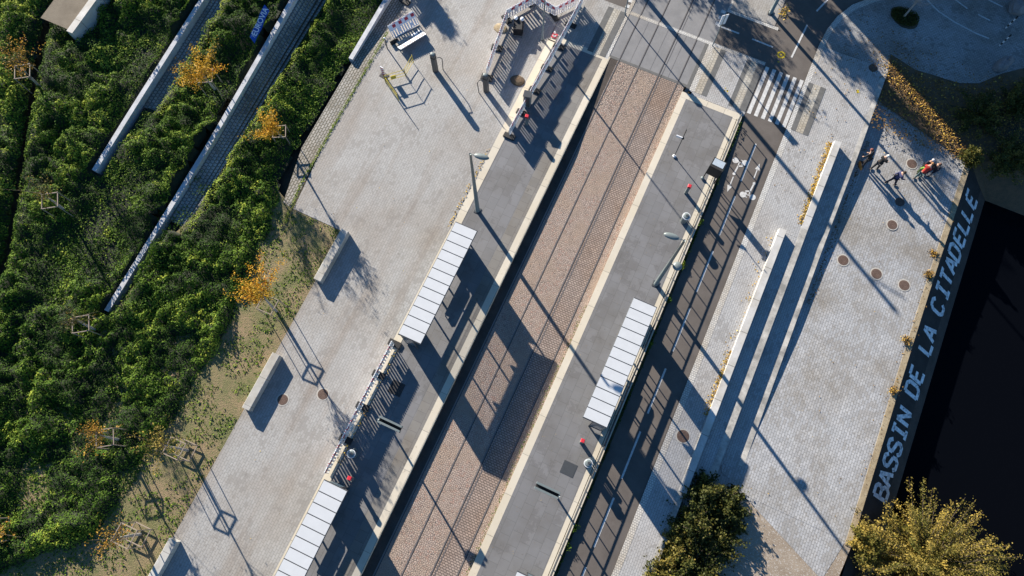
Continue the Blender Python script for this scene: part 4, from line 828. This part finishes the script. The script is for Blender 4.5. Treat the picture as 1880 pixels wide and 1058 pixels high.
b0=P(712,92,.1); t=thing('slim_post','slim dark post with white cap beside the worn paving','post',b0); MB().tube([(0,0,0),(0,0,1.3)],.04,8).build('shaft',M['frame'],t); MB().ellipsoid((0,0,1.32),(.07,.07,.06)).build('cap',M['white'],t)
# generator / bags inside the works
b0=P(952,55,.05); t=thing('site_machine','black covered site machine with white lids inside the works','machine',b0,R(20)); MB().box(-.33,.33,-.45,.45,0,.7,bev=.08).build('body',M['black'],t)
for x,y in ((-.2,.35),(.22,.3)): MB().ellipsoid((x,y,.78),(.13,.16,.1)).build('lid',M['white'],t,smooth=True)
MB().tube([(-.3,-.5,.3),(-.3,-.9,.45),(.3,-.9,.45),(.3,-.5,.3)],.03,6).build('handle',M['frame'],t)
b0=P(1018,66,.05); t=thing('traffic_cone','small red and white cone inside the works beside the fence','cone',b0); MB().tube([(0,0,.02),(0,0,.5)],[.14,.03],12).build('cone',M['white'],t); MB().tube([(0,0,.2),(0,0,.32)],[.105,.075],12).build('red_band',M['redb'],t); MB().box(-.18,.18,-.18,.18,0,.03).build('base',M['redb'],t)
for px,py,rx,lab in ((937,52,.5,'sand heap against the plaza side of the works fence'),(936,150,.5,'small brown soil heap inside the works')):
    c=P(px-18 if px==937 else px+14,py,.1); o=MB().ellipsoid((0,0,0),(rx,rx*.8,.12),None,18,6,.05).build('sand_heap',M['coping'] if px==937 else M['slopesoil'],label=lab,cat='sand'); o.location=(c.x,c.y,.06 if px==937 else .22)
# banner
bn=thing('banner','blue banner with white lettering hung in the shrubs at the top','banner',P(474,44,2.1)); 
A0=P(463,74,2.1)-P(474,44,2.1); A1=P(490,14,2.5)-P(474,44,2.1); up=Vector((0,0,1)); wd=Vector((-.42,.22,.18))
b=MB(); n=8
for k in range(n):
    a=A0.lerp(A1,k/n); c=A0.lerp(A1,(k+1)/n); s=.05*math.sin(k*1.3); s2=.05*math.sin((k+1)*1.3); q=Vector((0,0,s)); q2=Vector((0,0,s2)); b.face([a+q-wd*.5,a+q+wd*.5,c+q2+wd*.5,c+q2-wd*.5])
b.build('cloth',M['blue'],bn); 
tc=bpy.data.curves.new('lettering','FONT'); tc.body='EUROVIA'; tc.size=.48; tc.align_x='CENTER'; tc.align_y='CENTER'; tc.offset=.008; tmp=bpy.data.objects.new('tmp',tc); C.objects.link(tmp)
dg=bpy.context.evaluated_depsgraph_get(); me=bpy.data.meshes.new_from_object(tmp.evaluated_get(dg)); bpy.data.objects.remove(tmp)
o=bpy.data.objects.new('lettering',me); me.materials.clear(); me.materials.append(M['white']); C.objects.link(o); o.parent=bn
xd=(A1-A0).normalized(); yd=wd.normalized(); yd=(yd-xd*yd.dot(xd)).normalized(); zd=xd.cross(yd)
if zd.z<0: yd=-yd; zd=xd.cross(yd)
# reads upwards along the banner
mat_=Matrix((xd,yd,zd)).transposed().to_4x4(); mat_.translation=(A0+A1)/2+zd*.07+xd*.12; o.matrix_local=mat_
b=MB()
for k in range(3): a=(A0*.88+A1*.12)+zd*.06+yd*(k-1)*.09; b.face([a-xd*.08+yd*.02,a+xd*.1+yd*.05,a+xd*.1+yd*.02,a-xd*.08-yd*.01])
b.build('emblem',M['white'],bn)

# ---------------------------------------------------------------- people
SK=plain('skin',(.45,.27,.19),.6,var=.05)
def skin_obj(name,pts,edges,mat,parent,root=0):
    me=bpy.data.meshes.new(name); me.from_pydata([p[0] for p in pts],[],[]); 
    me=bpy.data.meshes.new(name); me.from_pydata([tuple(p[0]) for p in pts],edges,[]); me.materials.append(mat)
    o=bpy.data.objects.new(name,me); C.objects.link(o); o.parent=parent
    md=o.modifiers.new('skin','SKIN'); md.use_smooth_shade=True
    for i,p in enumerate(pts): me.skin_vertices[0].data[i].radius=(p[1],p[1] if len(p)<3 else p[2]); me.skin_vertices[0].data[i].use_root=(i==root)
    ss=o.modifiers.new('sub','SUBSURF'); ss.levels=1; ss.render_levels=1; return o
def person(px,py,z,rz,lab,coat,trs,hair,stride=.12,lean=0,sc=1.0,arms=(.15,.15),crouch=0.0,look=0):
    b0=P(px,py,z); t=thing('person',lab,'person',(b0.x,b0.y,z),rz); t.scale=(sc,)*3
    V=Vector; dz=-crouch; L=lean
    pel=V((0,-.02-.12*(crouch>0),.95+dz)); sp=pel+V((0,.03+L*.4,.22)); ch=pel+V((0,.05+L,.43)); nk=ch+V((0,.02+L*.3,.14)); hd=nk+V((0,.03+L*.3,.1)); tp=hd+V((0,.0+L*.2,.13))
    pts=[(pel,.13,.10),(sp,.12,.095),(ch,.15,.10),(nk,.05),(hd,.085,.095),(tp,.06,.07),(hd+V((0,.1,-.005)),.018)]; ed=[(0,1),(1,2),(2,3),(3,4),(4,5),(4,6)]
    leg=[];arm=[]
    for s in (-1,1):
        st=s*stride; hip=pel+V((s*.09,0,-.05)); ank=V((s*.1,st,.08)); kn=(hip+ank)/2+V((0,.04+.3*crouch,.0 if crouch==0 else .08)); toe=ank+V((0,.15,-.04))
        i=len(pts); pts+=[(hip,.085),(kn,.058),(ank,.038),(toe,.033)]; ed+=[(0,i),(i,i+1),(i+1,i+2),(i+2,i+3)]; leg.append((hip,kn,ank,toe))
        sh=ch+V((s*.17,0,.04)); fw=arms[0 if s<0 else 1]; el=sh+V((s*.035,fw*.3,-.26)); wr=el+V((-s*.0,fw,-.22+abs(fw)*.4)); pm=wr+(wr-el).normalized()*.08
        i=len(pts); pts+=[(sh,.058),(el,.042),(wr,.027),(pm,.03,.018)]; ed+=[(2,i),(i,i+1),(i+1,i+2),(i+2,i+3)]; arm.append((sh,el,wr))
        d=(wr-el).normalized(); fwd=V((0,1,0)); sd_=d.cross(V((s,0,0))).normalized()
        for k,(off,ln) in enumerate(((-.027,.06),(-.009,.075),(.009,.07),(.026,.055))):
            j=len(pts); p0=pm+sd_*off+d*.025; p1=p0+d*ln*.6; p2=p1+(d*.7-V((s,0,0))*.6).normalized()*ln*.5; pts+=[(p0,.009),(p1,.008),(p2,.007)]; ed+=[(i+3,j),(j,j+1),(j+1,j+2)]
        j=len(pts); p0=wr+d*.035+sd_*.035; pts+=[(p0,.010),(p0+d*.035+sd_*.02,.008)]; ed+=[(i+2,j),(j,j+1)]
    skin_obj('body',pts,ed,SK,t)
    cp=[(pel+V((0,0,-.09)),.165,.135),(sp,.15,.12),(ch,.175,.125),(ch+V((0,0,.13)),.10,.09)]; ce=[(0,1),(1,2),(2,3)]
    for (sh,el,wr) in arm: i=len(cp); cp+=[(sh,.075),(el,.06),(wr,.045)]; ce+=[(2,i),(i,i+1),(i+1,i+2)]
    skin_obj('coat',cp,ce,cloth('coat_cloth',coat),t)
    tp_=[(pel+V((0,0,.02)),.14,.115)]; te=[]
    for (hip,kn,ank,toe) in leg: i=len(tp_); tp_+=[(hip,.1),(kn,.075),(ank+V((0,0,.04)),.058)]; te+=[(0,i),(i,i+1),(i+1,i+2)]
    skin_obj('trousers',tp_,te,cloth('trouser_cloth',trs),t)
    for (hip,kn,ank,toe) in leg: MB().ellipsoid(((ank+toe)/2+V((0,-.02,-.005))),(.05,.14,.05)).build('shoe',M['black'],t,smooth=True)
    MB().ellipsoid(hd+V((0,-.015,.045)),(.098,.112,.105),None,14,8,0,-.1).build('hair',cloth('hair_colour',hair),t,smooth=True)
    for s in (-1,1): MB().ellipsoid(hd+V((s*.034,.096,.025)),(.012,.008,.008),None,8,5).build('eye',M['white'],t); MB().ellipsoid(hd+V((s*.092,0,.01)),(.014,.022,.032),None,8,5).build('ear',SK,t)
    MB().box(-.028,.028,.093,.101,-.045,-.035).build('mouth',M['red'],t).location=hd
    return t
q_=lambda px,py:qz(P(px,py,-.5).y)+.012
bk=(.012,.012,.014)
person(1583,304,q_(1583,304),R(60),'person in a dark red-brown hat and black coat by the wall',bk,(.02,.02,.025),(.14,.04,.03),.1,.12,1.05,(.1,.12))
person(1603,311,q_(1603,311),R(-35),'person in black with a pale grey cap beside the wall',bk,(.03,.03,.035),(.5,.5,.48),.16,.06,1.03,(.12,.2))
person(1633,338,q_(1633,338),R(-60),'person in dark blue walking alone on the quay',(.03,.035,.10),(.015,.015,.03),(.03,.02,.015),.25,.03,1.02,(-.15,.25))
person(1687,314,q_(1687,314),R(-150),'person in black with pale hair at the head of the quay group',(.012,.012,.03),bk,(.38,.36,.38),.06,.0,1.0)
person(1702,322,q_(1702,322),R(140),'person in dark clothes with brown hair, rightmost of the quay group',(.02,.02,.035),(.03,.03,.05),(.12,.06,.04),.1,.05,1.03,(.3,.1))
person(1681,328,q_(1681,328),R(-20),'person in a bright red jacket leaning forward on the quay',(.40,.03,.02),(.05,.09,.10),(.25,.12,.05),.12,.22,.95,(.35,.3))
person(1683,317,q_(1683,317)-.0,R(-110),'child in a lime green jacket behind the person in red',(.12,.22,.03),(.05,.09,.03),(.15,.18,.05),.05,.1,.62,(.2,.2))
c=P(1578,306,-.42); t=thing('orange_bag','long orange bag lying on dark leaves by the wall','bag',(c.x,c.y,qz(28)+.05),R(25)); MB().ellipsoid((0,0,.1),(.1,.34,.1)).build('body',plain('orange_cloth',(.7,.22,.03),.7),t,smooth=True); MB().tube([(0,-.15,.19),(0,-.1,.3),(0,.1,.3),(0,.15,.19)],.012,6).build('handle',M['black'],t)
